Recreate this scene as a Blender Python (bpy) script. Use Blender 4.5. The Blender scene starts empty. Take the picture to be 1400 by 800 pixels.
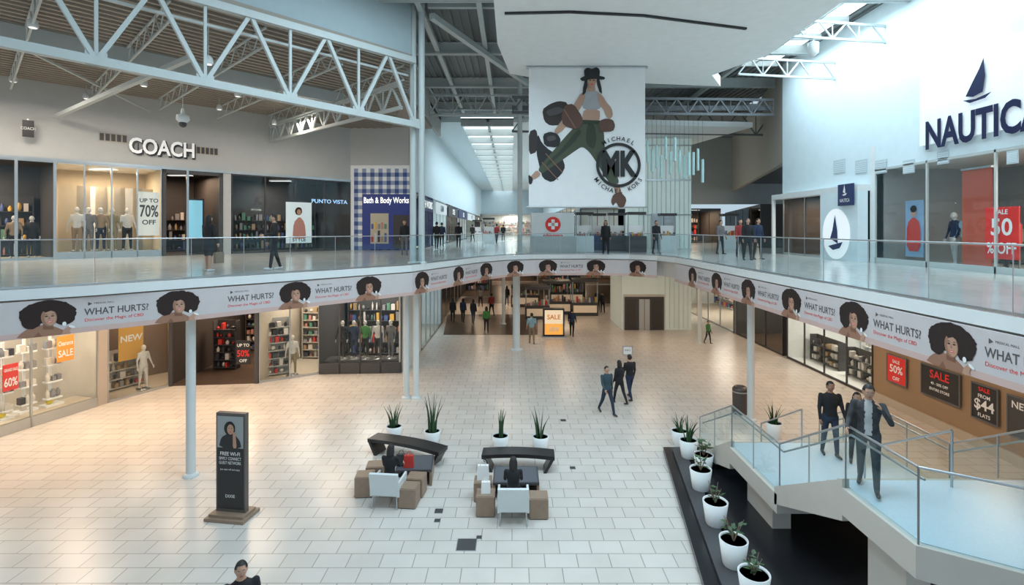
import bpy, math, random
from mathutils import Vector, Matrix
random.seed(7)
F=700.0;H0=313.0;CZ=6.7
UP=5.4
LF=0.78
def D(px,py,d): return Vector(((px-700)*d/F,d,CZ-(py-H0)*d/F))
def G(px,py,z=0.0):
    d=F*(CZ-z)/(py-H0); return Vector(((px-700)*d/F,d,z))
# ---------------------------------------------------------------- materials
MC={}
def mat(name,col,rough=0.5,metal=0.0,emit=0.0,ecol=None,var=0.05,scale=3.0,bump=0.0,spec=0.5):
    if name in MC: return MC[name]
    m=bpy.data.materials.new(name);m.use_nodes=True
    nt=m.node_tree;b=nt.nodes['Principled BSDF']
    b.inputs['Roughness'].default_value=rough;b.inputs['Metallic'].default_value=metal
    b.inputs['Specular IOR Level'].default_value=spec
    tc=nt.nodes.new('ShaderNodeTexCoord');n=nt.nodes.new('ShaderNodeTexNoise');n.inputs['Scale'].default_value=scale
    nt.links.new(tc.outputs['Object'],n.inputs['Vector'])
    mx=nt.nodes.new('ShaderNodeMix');mx.data_type='RGBA'
    nt.links.new(n.outputs['Fac'],mx.inputs['Factor'])
    mx.inputs['A'].default_value=(*[max(0,x*(1-var)) for x in col],1)
    mx.inputs['B'].default_value=(*[min(1,x*(1+var)) for x in col],1)
    nt.links.new(mx.outputs['Result'],b.inputs['Base Color'])
    if emit>0:
        b.inputs['Emission Color'].default_value=(*(ecol or col),1);b.inputs['Emission Strength'].default_value=emit
    if bump>0:
        bp=nt.nodes.new('ShaderNodeBump');bp.inputs['Strength'].default_value=bump
        nt.links.new(n.outputs['Fac'],bp.inputs['Height']);nt.links.new(bp.outputs['Normal'],b.inputs['Normal'])
    MC[name]=m;return m
def glassmat(name,tint,refl=0.08,edge=.2):
    if name in MC: return MC[name]
    m=bpy.data.materials.new(name);m.use_nodes=True;nt=m.node_tree
    for n in list(nt.nodes): nt.nodes.remove(n)
    o=nt.nodes.new('ShaderNodeOutputMaterial');mx=nt.nodes.new('ShaderNodeMixShader')
    t=nt.nodes.new('ShaderNodeBsdfTransparent');g=nt.nodes.new('ShaderNodeBsdfGlossy')
    lw=nt.nodes.new('ShaderNodeLayerWeight');lw.inputs['Blend'].default_value=0.2
    mp=nt.nodes.new('ShaderNodeMapRange');mp.inputs['To Min'].default_value=refl;mp.inputs['To Max'].default_value=refl+edge
    nt.links.new(lw.outputs['Facing'],mp.inputs['Value'])
    t.inputs['Color'].default_value=(*tint,1);g.inputs['Roughness'].default_value=0.03
    g.inputs['Color'].default_value=(.8,.95,1,1)
    nt.links.new(mp.outputs['Result'],mx.inputs['Fac'])
    nt.links.new(t.outputs[0],mx.inputs[1]);nt.links.new(g.outputs[0],mx.inputs[2]);nt.links.new(mx.outputs[0],o.inputs[0])
    MC[name]=m;return m
def brickmat(name,c1,c2,mortar,w,h,rough=0.3,off=0.5,ms=0.012,rot=0.0):
    m=bpy.data.materials.new(name);m.use_nodes=True;nt=m.node_tree;b=nt.nodes['Principled BSDF']
    tc=nt.nodes.new('ShaderNodeTexCoord');mp=nt.nodes.new('ShaderNodeMapping');mp.inputs['Rotation'].default_value=(0,0,rot)
    br=nt.nodes.new('ShaderNodeTexBrick');br.offset=off
    br.inputs['Scale'].default_value=1;br.inputs['Brick Width'].default_value=w;br.inputs['Row Height'].default_value=h
    br.inputs['Mortar Size'].default_value=ms;br.inputs['Mortar Smooth'].default_value=0.1
    br.inputs['Color1'].default_value=(*c1,1);br.inputs['Color2'].default_value=(*c2,1);br.inputs['Mortar'].default_value=(*mortar,1)
    nt.links.new(tc.outputs['Object'],mp.inputs[0]);nt.links.new(mp.outputs[0],br.inputs['Vector'])
    nz=nt.nodes.new('ShaderNodeTexNoise');nz.inputs['Scale'].default_value=0.8;nz.inputs['Detail'].default_value=5
    nt.links.new(mp.outputs[0],nz.inputs['Vector'])
    mx=nt.nodes.new('ShaderNodeMix');mx.data_type='RGBA';mx.blend_type='MULTIPLY';mx.inputs['Factor'].default_value=0.25
    nt.links.new(br.outputs['Color'],mx.inputs['A']);nt.links.new(nz.outputs['Fac'],mx.inputs['B'])
    nt.links.new(mx.outputs['Result'],b.inputs['Base Color']);b.inputs['Roughness'].default_value=rough
    MC[name]=m;return m
M_white=mat('white_paint',(0.74,0.77,0.77),0.6)
M_wallL=mat('wall_paint_grey',(0.50,0.51,0.50),0.7)
M_wallR=mat('wall_paint_cool',(0.68,0.79,0.83),0.7)
M_cloud=mat('ceiling_paint_white',(0.84,0.88,0.88),0.8)
M_beige=mat('beige_paint',(0.50,0.44,0.36),0.8)
M_steel=mat('steel_painted',(0.50,0.54,0.53),0.45)
M_steelD=mat('steel_dark',(0.12,0.13,0.14),0.5)
M_deck=mat('roof_deck_tan',(0.34,0.30,0.25),0.7)
M_deckD=mat('roof_deck_grey',(0.20,0.22,0.22),0.7)
M_metal=mat('brushed_steel',(0.5,0.53,0.55),0.3,0.9)
M_black=mat('black_satin',(0.02,0.02,0.022),0.35)
M_dark=mat('dark_interior',(0.05,0.042,0.04),0.6)
M_char=mat('charcoal',(0.06,0.06,0.065),0.5)
M_navy=mat('navy',(0.02,0.035,0.12),0.5)
M_red=mat('sign_red',(0.66,0.03,0.025),0.5,emit=0.1)
M_orange=mat('sign_orange',(0.85,0.30,0.05),0.5,emit=0.1)
M_yellow=mat('yellow_plastic',(0.75,0.6,0.05),0.5)
M_lit=mat('lit_white_panel',(0.95,0.95,0.92),0.5,emit=0.8)
M_litw=mat('lit_warm_panel',(1,0.85,0.62),0.5,emit=0.8)
M_paper=mat('poster_white',(0.78,0.79,0.78),0.6,emit=0.06)
M_banner=mat('banner_pink_grey',(0.60,0.55,0.55),0.6)
M_bannerlow=mat('banner_blush',(0.63,0.44,0.40),0.6)
M_skin=mat('skin_light',(0.50,0.29,0.20),0.5)
M_skin2=mat('skin_tan',(0.34,0.17,0.11),0.5)
M_skin3=mat('print_skin_shadow',(0.22,0.10,0.06),0.5)
M_hair=mat('hair_black',(0.015,0.012,0.012),0.6)
M_hairb=mat('hair_brown_curls',(0.024,0.012,0.009),0.8,var=.6,bump=0.5,scale=40)
M_glass=glassmat('shop_glass',(0.93,0.97,0.97),0.03,.10)
M_rail=glassmat('railing_glass',(0.82,0.92,0.94),0.04,.18)
M_pot=mat('white_pot',(0.8,0.82,0.82),0.3)
M_soil=mat('soil',(0.05,0.035,0.025),0.9,bump=0.6,scale=60)
M_leaf=mat('leaf_green',(0.035,0.095,0.035),0.5,var=0.3,scale=15)
M_wood=mat('veneer_wood',(0.30,0.21,0.15),0.5,var=0.15,scale=8)
M_sky=mat('skylight_glow',(0.85,0.95,1.0),0.5,emit=1.9)
M_concrete=mat('stair_terrazzo',(0.54,0.64,0.70),0.4,var=0.08,scale=30)
M_string=mat('stringer_offwhite',(0.58,0.55,0.50),0.6)
M_granite=mat('black_granite',(0.014,0.014,0.017),0.25,var=0.4,scale=60)
M_floor=brickmat('floor_tile',(0.76,0.71,0.66),(0.70,0.65,0.60),(0.38,0.34,0.30),0.66,0.44,0.28,ms=0.010)
M_upfloor=brickmat('upper_floor_tile',(0.66,0.63,0.60),(0.62,0.60,0.57),(0.46,0.44,0.42),0.9,0.9,0.16,off=0.0,ms=0.006)
M_dtile=brickmat('dark_floor_tile',(0.12,0.08,0.06),(0.09,0.065,0.05),(0.05,0.04,0.03),0.6,0.6,0.3,off=0.0)
PROD=[mat('prod_%d'%i,c,0.5) for i,c in enumerate([(0.6,0.05,0.04),(0.65,0.62,0.58),(0.04,0.04,0.05),(0.4,0.27,0.15),(0.08,0.12,0.3),(0.7,0.42,0.08),(0.25,0.25,0.27),(0.5,0.24,0.2),(0.1,0.25,0.18),(0.7,0.65,0.6)])]
# ---------------------------------------------------------------- mesh builder
TC={}
def textmesh(s,bold):
    k=(s,bold)
    if k in TC: return TC[k]
    cu=bpy.data.curves.new('t','FONT');cu.body=s;cu.size=1;cu.align_x='CENTER';cu.align_y='CENTER';cu.resolution_u=3
    cu.offset=bold
    o=bpy.data.objects.new('t',cu);bpy.context.collection.objects.link(o)
    bpy.context.view_layer.update()
    me=bpy.data.meshes.new_from_object(o.evaluated_get(bpy.context.evaluated_depsgraph_get()))
    vs=[v.co.copy() for v in me.vertices];fs=[tuple(p.vertices) for p in me.polygons]
    bpy.data.objects.remove(o);bpy.data.meshes.remove(me);bpy.data.curves.remove(cu)
    w=(max(v.x for v in vs)-min(v.x for v in vs)) if vs else 1
    TC[k]=(vs,fs,w);return TC[k]
def chaikin(pts,it=2):
    for _ in range(it):
        r=[]
        n=len(pts)
        for i in range(n):
            a=pts[i];b=pts[(i+1)%n]
            r.append((a[0]*.8+b[0]*.2,a[1]*.8+b[1]*.2));r.append((a[0]*.2+b[0]*.8,a[1]*.2+b[1]*.8))
        pts=r
    return pts
class MB:
    def __init__(s,name,M=None):
        s.name=name;s.v=[];s.f=[];s.m=[];s.sm=[];s.mats=[];s.M=M or Matrix.Identity(4)
    def mi(s,m):
        if m not in s.mats: s.mats.append(m)
        return s.mats.index(m)
    def add(s,vs,fs,m,smooth=False):
        o=len(s.v);M=s.M
        s.v+= [M@Vector(v) for v in vs]
        k=s.mi(m)
        for f in fs: s.f.append(tuple(i+o for i in f));s.m.append(k);s.sm.append(smooth)
    def box(s,x0,y0,z0,x1,y1,z1,m):
        vs=[(x0,y0,z0),(x1,y0,z0),(x1,y1,z0),(x0,y1,z0),(x0,y0,z1),(x1,y0,z1),(x1,y1,z1),(x0,y1,z1)]
        s.add(vs,[(0,3,2,1),(4,5,6,7),(0,1,5,4),(1,2,6,5),(2,3,7,6),(3,0,4,7)],m)
    def cbox(s,c,sz,m,R=None):
        c=Vector(c);hx,hy,hz=[a/2 for a in sz]
        vs=[Vector(p) for p in [(-hx,-hy,-hz),(hx,-hy,-hz),(hx,hy,-hz),(-hx,hy,-hz),(-hx,-hy,hz),(hx,-hy,hz),(hx,hy,hz),(-hx,hy,hz)]]
        if R is not None: vs=[R@v for v in vs]
        s.add([c+v for v in vs],[(0,3,2,1),(4,5,6,7),(0,1,5,4),(1,2,6,5),(2,3,7,6),(3,0,4,7)],m)
    def tube(s,p,q,r1,m,r2=None,n=8,smooth=True):
        p=Vector(p);q=Vector(q);r2=r1 if r2 is None else r2
        d=q-p
        if d.length<1e-6:return
        d.normalize();a=d.orthogonal().normalized()
        if abs(d.z)<0.95:
            a=d.cross(Vector((0,0,1))).normalized()
        b=d.cross(a)
        vs=[];o=math.pi/4 if n==4 else 0
        for i in range(n):
            t=2*math.pi*i/n+o;w=a*math.cos(t)+b*math.sin(t);vs+= [p+w*r1,q+w*r2]
        fs=[(2*i,2*((i+1)%n),2*((i+1)%n)+1,2*i+1) for i in range(n)]
        s.add(vs,fs,m,smooth and n>4);s.add([vs[2*i] for i in range(n)],[tuple(range(n))[::-1]],m);s.add([vs[2*i+1] for i in range(n)],[tuple(range(n))],m)
    def prism(s,pts,z0,z1,m,mtop=None):
        n=len(pts)
        lo=[(p[0],p[1],z0) for p in pts];hi=[(p[0],p[1],z1) for p in pts]
        s.add(lo+hi,[(i,(i+1)%n,n+(i+1)%n,n+i) for i in range(n)],m)
        s.add(lo,[tuple(range(n))[::-1]],m);s.add(hi,[tuple(range(n))],mtop or m)
    def flat(s,pts,y,m):
        s.add([(p[0],y,p[1]) for p in pts],[tuple(range(len(pts)))],m)
    def disc(s,c,rx,rz,y,m,n=24,jit=0,rot=0):
        pts=[]
        for i in range(n):
            t=2*math.pi*i/n;k=1+random.uniform(-jit,jit);x=rx*k*math.cos(t);z=rz*k*math.sin(t)
            pts.append((c[0]+x*math.cos(rot)-z*math.sin(rot),c[1]+x*math.sin(rot)+z*math.cos(rot)))
        s.flat(pts,y,m)
    def lathe(s,prof,c,m,n=20,smooth=True):
        vs=[];k=len(prof)
        for r,z in prof:
            for i in range(n):
                t=2*math.pi*i/n;vs.append((c[0]+r*math.cos(t),c[1]+r*math.sin(t),c[2]+z))
        fs=[(j*n+i,j*n+(i+1)%n,(j+1)*n+(i+1)%n,(j+1)*n+i) for j in range(k-1) for i in range(n)]
        s.add(vs,fs,m,smooth)
        s.add(vs[:n],[tuple(range(n))[::-1]],m);s.add(vs[-n:],[tuple(range(n))],m)
    def ell(s,c,r,m,n=10,k=7,R=None):
        vs=[];c=Vector(c)
        for j in range(k+1):
            ph=math.pi*j/k
            for i in range(n):
                t=2*math.pi*i/n
                v=Vector((r[0]*math.sin(ph)*math.cos(t),r[1]*math.sin(ph)*math.sin(t),r[2]*math.cos(ph)))
                if R is not None: v=R@v
                vs.append(c+v)
        fs=[(j*n+i,(j+1)*n+i,(j+1)*n+(i+1)%n,j*n+(i+1)%n) for j in range(k) for i in range(n)]
        s.add(vs,fs,m,True)
    def text(s,t,u,z,size,m,y=-0.02,bold=0.0,width=None,depth=0.0):
        vs,fs,w=textmesh(t,bold)
        k=size;kx=size
        if width: kx=width/w
        s.add([(u+v.x*kx,y,z+v.y*k) for v in vs],fs,m)
    def textdir(s,t,c,size,m,R,y=-0.02,bold=0.0):
        vs,fs,w=textmesh(t,bold)
        s.add([(c[0]+(v.x*math.cos(R)-v.y*math.sin(R))*size,y,c[1]+(v.x*math.sin(R)+v.y*math.cos(R))*size) for v in vs],fs,m)
    def done(s,parent=None):
        me=bpy.data.meshes.new(s.name)
        if not s.v: return None
        n=len(s.v);mn=Vector((min(v.x for v in s.v),min(v.y for v in s.v),min(v.z for v in s.v)));mxv=Vector((max(v.x for v in s.v),max(v.y for v in s.v),max(v.z for v in s.v)))
        o=Vector(((mn.x+mxv.x)/2,(mn.y+mxv.y)/2,mn.z))
        if s.name in('floor','upper_floor'): o=Vector((0,0,0))
        me.from_pydata([v-o for v in s.v],[],s.f)
        for m in s.mats: me.materials.append(m)
        me.polygons.foreach_set('material_index',s.m);me.polygons.foreach_set('use_smooth',s.sm);me.update()
        ob=bpy.data.objects.new(s.name,me);ob.location=o
        bpy.context.collection.objects.link(ob)
        if parent: ob.parent=parent
        return ob
class Wl:
    def __init__(s,p0,p1):
        s.p0=Vector((p0[0],p0[1]));s.p1=Vector((p1[0],p1[1]));s.d=(s.p1-s.p0);s.L=s.d.length;s.d.normalize()
        v=Vector((-s.d.y,s.d.x))
        s.M=Matrix(((s.d.x,v.x,0,p0[0]),(s.d.y,v.y,0,p0[1]),(0,0,1,0),(0,0,0,1)))
    def uv(s,px,py):
        a=(px-700)/F
        u=(a*s.p0.y-s.p0.x)/(s.d.x-a*s.d.y);t=s.p0.y+u*s.d.y
        return u,CZ-(py-H0)*t/F
    def u(s,px): return s.uv(px,H0)[0]
    def z(s,px,py): return s.uv(px,py)[1]
def quadpts(w,px0,py0,px1,py1):
    u0,z1=w.uv(px0,py0);u1,z0=w.uv(px1,py1);return u0,z0,u1,z1
def light(kind,loc,e,col,size=1,sy=None,rot=(0,0,0),name='ceiling_lamp'):
    l=bpy.data.lights.new(name,kind);l.energy=e*LF;l.color=col
    if kind=='AREA':
        l.size=size
        if sy: l.shape='RECTANGLE';l.size_y=sy
    else: l.shadow_soft_size=size
    o=bpy.data.objects.new(name,l);o.location=loc;o.rotation_euler=rot;bpy.context.collection.objects.link(o);return o
WARM=(1,0.73,0.5);NEUT=(1,0.88,0.75);COOL=(0.68,0.88,1.0)
# ---------------------------------------------------------------- camera/world
cam=bpy.data.cameras.new('camera');co=bpy.data.objects.new('camera',cam);bpy.context.collection.objects.link(co)
co.location=(0,0,CZ);co.rotation_euler=(math.pi/2,0,0);cam.lens=18;cam.sensor_width=36;cam.shift_y=-87/1400;cam.clip_end=400
bpy.context.scene.camera=co
w=bpy.data.worlds.new('world');bpy.context.scene.world=w;w.use_nodes=True
bg=w.node_tree.nodes['Background'];bg.inputs[0].default_value=(0.68,0.87,1.0,1);bg.inputs[1].default_value=0.72
try: bpy.context.scene.view_settings.view_transform='Standard'
except Exception: pass
# ---------------------------------------------------------------- floors
fl=MB('floor');fl.box(-32,-6,-0.3,32,110,0,M_floor);fl.done()
dt=MB('floor_dark_inlay');
dt.prism([G(612,430)[:2],G(606,458)[:2],G(735,458)[:2],G(735,430)[:2]],0.001,0.006,M_dtile);dt.done()
dt=MB('floor_dark_inlay')
dt.prism([(-4.6,46),(12,46),(12,61),(-4.6,61)],0.001,0.006,M_dtile);dt.done()
for (a,b,s_) in [(638,745,0.42),(600,699,0.2),(598,712,0.14),(783,640,0.16),(770,575,0.2),(655,735,0.12)]:
    g=MB('floor_access_cover');p=G(a,b);g.box(p.x-s_/2,p.y-s_/2,0.0,p.x+s_/2,p.y+s_/2,0.008,M_metal);g.box(p.x-s_*.46,p.y-s_*.46,0.008,p.x+s_*.46,p.y+s_*.46,0.011,M_char);g.done()
EDGE=[(-19,2.5),(-16,5.6),(-10.8,10.8),(-9.6,11.8),(-8.3,13.3),(-6.5,15.1),(-3.58,18.3),(-2.5,20.9),(-1.5,23.4),(-0.3,25.2),(1.2,26.0),(3.8,26.3),(5.9,25.8),(7.0,24.7),(7.4,23.2),(7.4,3)]
sl=MB('upper_floor')
sl.prism(EDGE+[(16,3),(32,3),(32,100),(-32,100),(-32,2.5)],5.17,UP,M_white,M_upfloor)
sl.prism([(-20,-5),(20,-5),(20,1.2),(-20,1.2)],5.17,UP,M_white,M_upfloor)
sl.done()
ss=MB('upper_floor_soffit')
def offs(pts,o):
    r=[]
    for i,p in enumerate(pts):
        a=Vector(pts[max(0,i-1)]);b=Vector(pts[min(len(pts)-1,i+1)]);d=(b-a).normalized();r.append((p[0]-d.y*o,p[1]+d.x*o))
    return r
E2=offs(EDGE,0.35)
ss.prism(E2+[(14.2,3),(14.2,22),(14.2,26.4),(25,66),(-4.9,66),(-4.9,31),(-5.2,23.9),(-8.9,23.6),(-11,22.3),(-14.6,21.9),(-15.5,20),(-17.2,13.5),(-20,3)],4.42,5.165,M_string);ss.done()
# ---------------------------------------------------------------- banner along balcony
def portrait(b,u,z,h):
    s=h
    b.flat(chaikin([(u-.66*s,z),(u-.50*s,z+.2*s),(u-.25*s,z+.33*s),(u-.02*s,z+.3*s),(u+.12*s,z+.26*s),(u+.3*s,z+.14*s),(u+.46*s,z)],1),-0.012,M_skin2)
    b.flat([(u-.3*s,z),(u-.2*s,z+.14*s),(u-.12*s,z+.02*s),(u-.14*s,z)],-0.0125,M_skin3)
    b.disc((u-.0*s,z+.68*s),.52*s,.31*s,-0.014,M_hairb,40,0.06)
    rr=random.Random(5)
    for i in range(26):
        t=math.pi*(-.12+1.24*i/25);cx=u+math.cos(t)*.50*s;cz=z+.60*s+math.sin(t)*.31*s
        b.disc((cx,cz),rr.uniform(.07,.12)*s,rr.uniform(.06,.085)*s,-0.0141-.00005*i,M_hairb,9,0.12)
    b.disc((u-.33*s,z+.44*s),.20*s,.2*s,-0.0160,M_hairb,18,0.09)
    b.disc((u+.34*s,z+.46*s),.22*s,.2*s,-0.0162,M_hairb,18,0.09)
    b.flat([(u-.1*s,z+.2*s),(u-.1*s,z+.45*s),(u+.09*s,z+.4*s),(u+.12*s,z+.18*s)],-0.0165,M_skin3)
    b.disc((u+.02*s,z+.51*s),.165*s,.245*s,-0.018,M_skin2,24,0,0.12)
    b.disc((u+.045*s,z+.50*s),.12*s,.21*s,-0.0185,M_skin,24,0,0.12)
    for k in(-1,1):
        b.disc((u+.03*s+k*.065*s,z+.55*s),.038*s,.017*s,-0.02,M_hair,10)
        b.flat([(u+.03*s+k*.02*s,z+.59*s),(u+.03*s+k*.07*s,z+.615*s),(u+.03*s+k*.115*s,z+.585*s),(u+.03*s+k*.07*s,z+.597*s)],-0.02,M_hair)
    b.flat([(u+.02*s,z+.55*s),(u+.0*s,z+.465*s),(u+.06*s,z+.465*s)],-0.0195,M_skin2)
    b.disc((u+.035*s,z+.395*s),.06*s,.022*s,-0.02,MC['sign_red'],12);b.disc((u+.035*s,z+.397*s),.045*s,.007*s,-0.0205,M_paper,10)
    b.flat([(u-.12*s,z+.72*s),(u-.05*s,z+.66*s),(u+.06*s,z+.70*s),(u+.16*s,z+.66*s),(u+.2*s,z+.76*s),(u,z+.82*s)],-.0195,M_hairb)
    b.flat(chaikin([(u+.28*s,z),(u+.32*s,z+.14*s),(u+.44*s,z+.24*s),(u+.5*s,z+.18*s),(u+.44*s,z+.08*s),(u+.5*s,z)],1),-0.021,M_skin)
    b.disc((u+.5*s,z+.2*s),.08*s,.035*s,-0.022,M_paper,12,0,-.5);b.disc((u+.34*s,z+.3*s),.045*s,.06*s,-0.022,M_paper,10)
M_btext=mat('banner_text_grey',(0.11,0.10,0.10),0.6)
def bannerseg(p0,p1,name,phase,per=2.46):
    w_=Wl(p0,p1);b=MB(name,w_.M);z0,z1=4.33,5.13
    b.box(0,-0.008,z0,w_.L,0.05,z1,M_banner);b.box(0,-0.010,z0,w_.L,-0.004,z0+.12,M_bannerlow)
    t=phase
    while t<w_.L-0.05:
        if t>0.45 and t<w_.L-.3: portrait(b,t,z0,0.8)
        tx=t+1.23
        if 0.75<tx<w_.L-0.6:
            b.text('WHAT HURTS?',tx,z0+.45,.22,M_btext,-0.012,0.014,width=1.22)
            b.text('Discover the Magic of CBD',tx-.05,z0+.27,.1,MC['sign_red'],-0.012,0)
            b.disc((tx-.52,z0+.64),.05,.05,-0.012,M_btext,3);b.text('MEDICAL MALL',tx-.25,z0+.645,.055,M_btext,-0.012)
        t+=per
    b.done()
ban=offs(EDGE,-0.02)
bannerseg(ban[1],ban[2],'balcony_banner',1.4)
bannerseg(ban[2],ban[4],'balcony_banner',0.75)
bannerseg(ban[4],ban[6],'balcony_banner',0.05+2.46-2.3)
for a,b in zip(ban[6:13],ban[7:14]):
    L=(Vector(a)-Vector(b)).length
    bannerseg(a,b,'balcony_banner',0.5 if L<2.2 else .62,1.9)
bannerseg(ban[14],ban[15],'balcony_banner',23.2-20.9)
# ---------------------------------------------------------------- railing
rl=MB('balcony_glass_railing')
RP=offs(EDGE,0.1)
for a,b in zip(RP[:-1],RP[1:]):
    a=Vector(a);b=Vector(b);L=(b-a).length;n=max(1,round(L/1.6));d=(b-a)/n;dn=d.normalized()
    for i in range(n):
        p=a+d*i;q=p+d
        p2=p+dn*.02;q2=q-dn*.02
        rl.add([(p2.x,p2.y,UP+.05),(q2.x,q2.y,UP+.05),(q2.x,q2.y,UP+1.02),(p2.x,p2.y,UP+1.02)],[(0,1,2,3)],M_rail)
        rl.tube((p.x,p.y,UP-.02),(p.x,p.y,UP+1.05),.010,M_metal,n=6)
    rl.tube((a.x,a.y,UP+1.06),(b.x,b.y,UP+1.06),.016,M_metal,n=8)
    rl.tube((a.x,a.y,UP+.03),(b.x,b.y,UP+.03),.03,M_metal,n=4)
rl.done()
# ---------------------------------------------------------------- columns
def column(x,y,z0,z1,r,nm='column',pair=0,m=None):
    c=MB(nm);m=m or M_steel
    for k in ([0] if not pair else [-pair,pair]):
        c.tube((x+k,y,z0),(x+k,y,z1),r,m,n=16);c.lathe([(r*1.7,0),(r*1.7,.05),(r*1.05,.09)],(x+k,y,z0),m,16)
    c.done()
M_colw=mat('column_white',(0.66,0.70,0.70),.45)
column(-4.0,20.3,0,4.4,.12,pair=.19,m=M_colw)
column(-3.55,19.2,UP,15.2,.12,pair=.16)
column(G(706,478).x,28.4,0,4.4,.2,m=M_colw);column(.42,27.2,UP,15.2,.13)
for x,y in((-8.72,13.9),(8.35,17.9),(11,30),(-13.2,9.6),(-0.6,36)): column(x,y,0,4.4,.12,m=M_colw)
# ---------------------------------------------------------------- shops
rnd=random.Random(3)
def shelf(w_M,u0,u1,v,z0,h,rows,mats,back=M_white,depth=.35,name='display_shelf',lit=False):
    b=MB(name,w_M)
    b.box(u0,v+depth,z0,u1,v+depth+.04,z0+h,back)
    b.box(u0,v,z0,u0+.04,v+depth,z0+h,back);b.box(u1-.04,v,z0,u1,v+depth,z0+h,back)
    for r in range(rows):
        zz=z0+.1+r*(h-.15)/rows
        b.box(u0,v,zz-.03,u1,v+depth,zz,M_litw if lit else back)
        u=u0+.08
        while u<u1-.2:
            ww=rnd.uniform(.1,.26);hh=rnd.uniform(.35,.8)*(h/rows)
            k=rnd.random();mm=rnd.choice(mats)
            if k<.5: b.box(u,v+.05,zz,u+ww*.85,v+.28,zz+hh,mm)
            elif k<.8: b.ell((u+ww*.45,v+.16,zz+hh*.4),(ww*.42,.1,hh*.4),mm,8,5)
            else: b.lathe([(ww*.3,0),(ww*.38,hh*.5),(ww*.14,hh*.8),(ww*.14,hh*.9)],(u+ww*.4,v+.16,zz),mm,8)
            u+=ww+rnd.uniform(.02,.1)
    return b.done()
def shop(p0,p1,q0,q1,z0,z1,mw,mf,mc,lc,e,glass=True,mull=3,frame=M_metal,sill=None,shelves=None,rows=4,mats=PROD,name='storefront',lampz=None):
    r=MB(name+'_interior')
    r.prism([p0,p1,q1,q0],z0+.002,z0+.02,mf)
    for a,b in((p0,q0),(q0,q1),(q1,p1)):
        r.add([(a[0],a[1],z0),(b[0],b[1],z0),(b[0],b[1],z1),(a[0],a[1],z1)],[(0,1,2,3)],mw)
    r.add([(p0[0],p0[1],z1),(p1[0],p1[1],z1),(q1[0],q1[1],z1),(q0[0],q0[1],z1)],[(0,1,2,3)],mc)
    cx=sum(p[0] for p in(p0,p1,q0,q1))/4;cy=sum(p[1] for p in(p0,p1,q0,q1))/4
    r.box(cx-.6,cy-.15,z1-.08,cx+.6,cy+.15,z1-.04,M_lit)
    r.done()
    light('AREA',(cx,cy,z1-.15),e,lc,1.5,1.5)
    W=Wl(p0,p1);b=MB(name,W.M)
    if glass:
        n=mull
        for i in range(n+1):
            u=W.L*i/n;b.box(max(0,u-.03),-.03,z0,min(W.L,u+.03),.03,z1,frame)
        b.box(0,-.03,z1-.08,W.L,.03,z1,frame);b.box(0,-.03,z0,W.L,.03,z0+(sill or .1),frame)
        b.add([(0,0,z0+.1),(W.L,0,z0+.1),(W.L,0,z1-.08),(0,0,z1-.08)],[(0,1,2,3)],M_glass)
    else:
        b.box(0,-.05,z1-.2,W.L,.05,z1,frame);b.box(0,-.05,z0,.15,.05,z1,frame);b.box(W.L-.15,-.05,z0,W.L,.05,z1,frame)
    b.done()
    if shelves:
        B=Wl(q0,q1);shelf(B.M,.2,B.L-.2,-.5,z0+.02,shelves,rows,mats,back=mw)
    return W
def poster(W,px0,py0,px1,py1,v,bm,lines,name='poster',frame=None,depth=.03):
    W2=Wl((W.p0.x+W.M[0][1]*v,W.p0.y+W.M[1][1]*v),(W.p1.x+W.M[0][1]*v,W.p1.y+W.M[1][1]*v))
    u0,z0,u1,z1=quadpts(W2,px0,py0,px1,py1);b=MB(name,W2.M)
    b.box(u0,0,z0,u1,depth,z1,bm)
    if frame: 
        for a in((u0-.04,z0-.04,u1+.04,z0),(u0-.04,z1,u1+.04,z1+.04),(u0-.04,z0,u0,z1),(u1,z0,u1+.04,z1)): b.box(a[0],-.01,a[1],a[2],depth,a[3],frame)
    for t,f,s_,m in lines: b.text(t,(u0+u1)/2,z0+(z1-z0)*f,s_*1.25*(z1-z0),m,-.01,.02,width=min((u1-u0)*.88,(textmesh(t,.02)[2])*s_*1.25*(z1-z0)))
    return b
# --- lower left
L0=(-17.4,13.2);L1=(-15.55,19.7);L2=(-14.6,21.8);L3=(-11,22.2);L4=(-8.9,23.6);L5=(-5.1,23.8)
WA=Wl(L0,L1);uA=WA.u(133)
pA=tuple((WA.p0+WA.d*uA)[:])
S1=shop(L0,pA,(-19.3,13.6),(-18.2,20.0),0,4.4,mat('warm_white_wall',(0.62,0.57,0.50),.7),M_beige,M_white,NEUT,170,mull=3,sill=.35)
v=MB('display_plinth',WA.M);v.box(0,.1,0,uA-.1,1.0,.35,M_beige);v.done()
for a0,a1,v in((14,34,.45),(44,70,.6),(76,100,.45)):
    u0=WA.u(a0);u1=WA.u(a1);uc=(u0+u1)/2;v_=MB('display_stand',WA.M)
    v_.box(uc-.04,v+.25,.35,uc+.04,v+.3,2.9,M_paper);v_.box(u0,v,.35,u1,v+.4,.42,M_paper)
    for k in range(4):
        zz=.6+k*.60;v_.box(u0+.05,v,zz,u1-.05,v+.3,zz+.05,M_paper);
        for t in(.2,.5,.78):
            m_=rnd.choice([PROD[6],PROD[1],PROD[9],PROD[2],PROD[1],PROD[6]]);q_=rnd.uniform(.6,1)
            if rnd.random()<.5: v_.lathe([(.06*q_,0),(.10*q_,.08),(.10*q_,.2),(.05*q_,.26),(.05*q_,.3)],(u0+(u1-u0)*t,v+.13,zz+.05),m_,10)
            else: v_.box(u0+(u1-u0)*t-.09*q_,v+.04,zz+.05,u0+(u1-u0)*t+.09*q_,v+.22,zz+.05+.26*q_,m_)
    v_.ell((uc-.1,v+.15,.52),(.12,.1,.1),M_yellow if a0!=44 else PROD[9]);v_.done()
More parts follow.
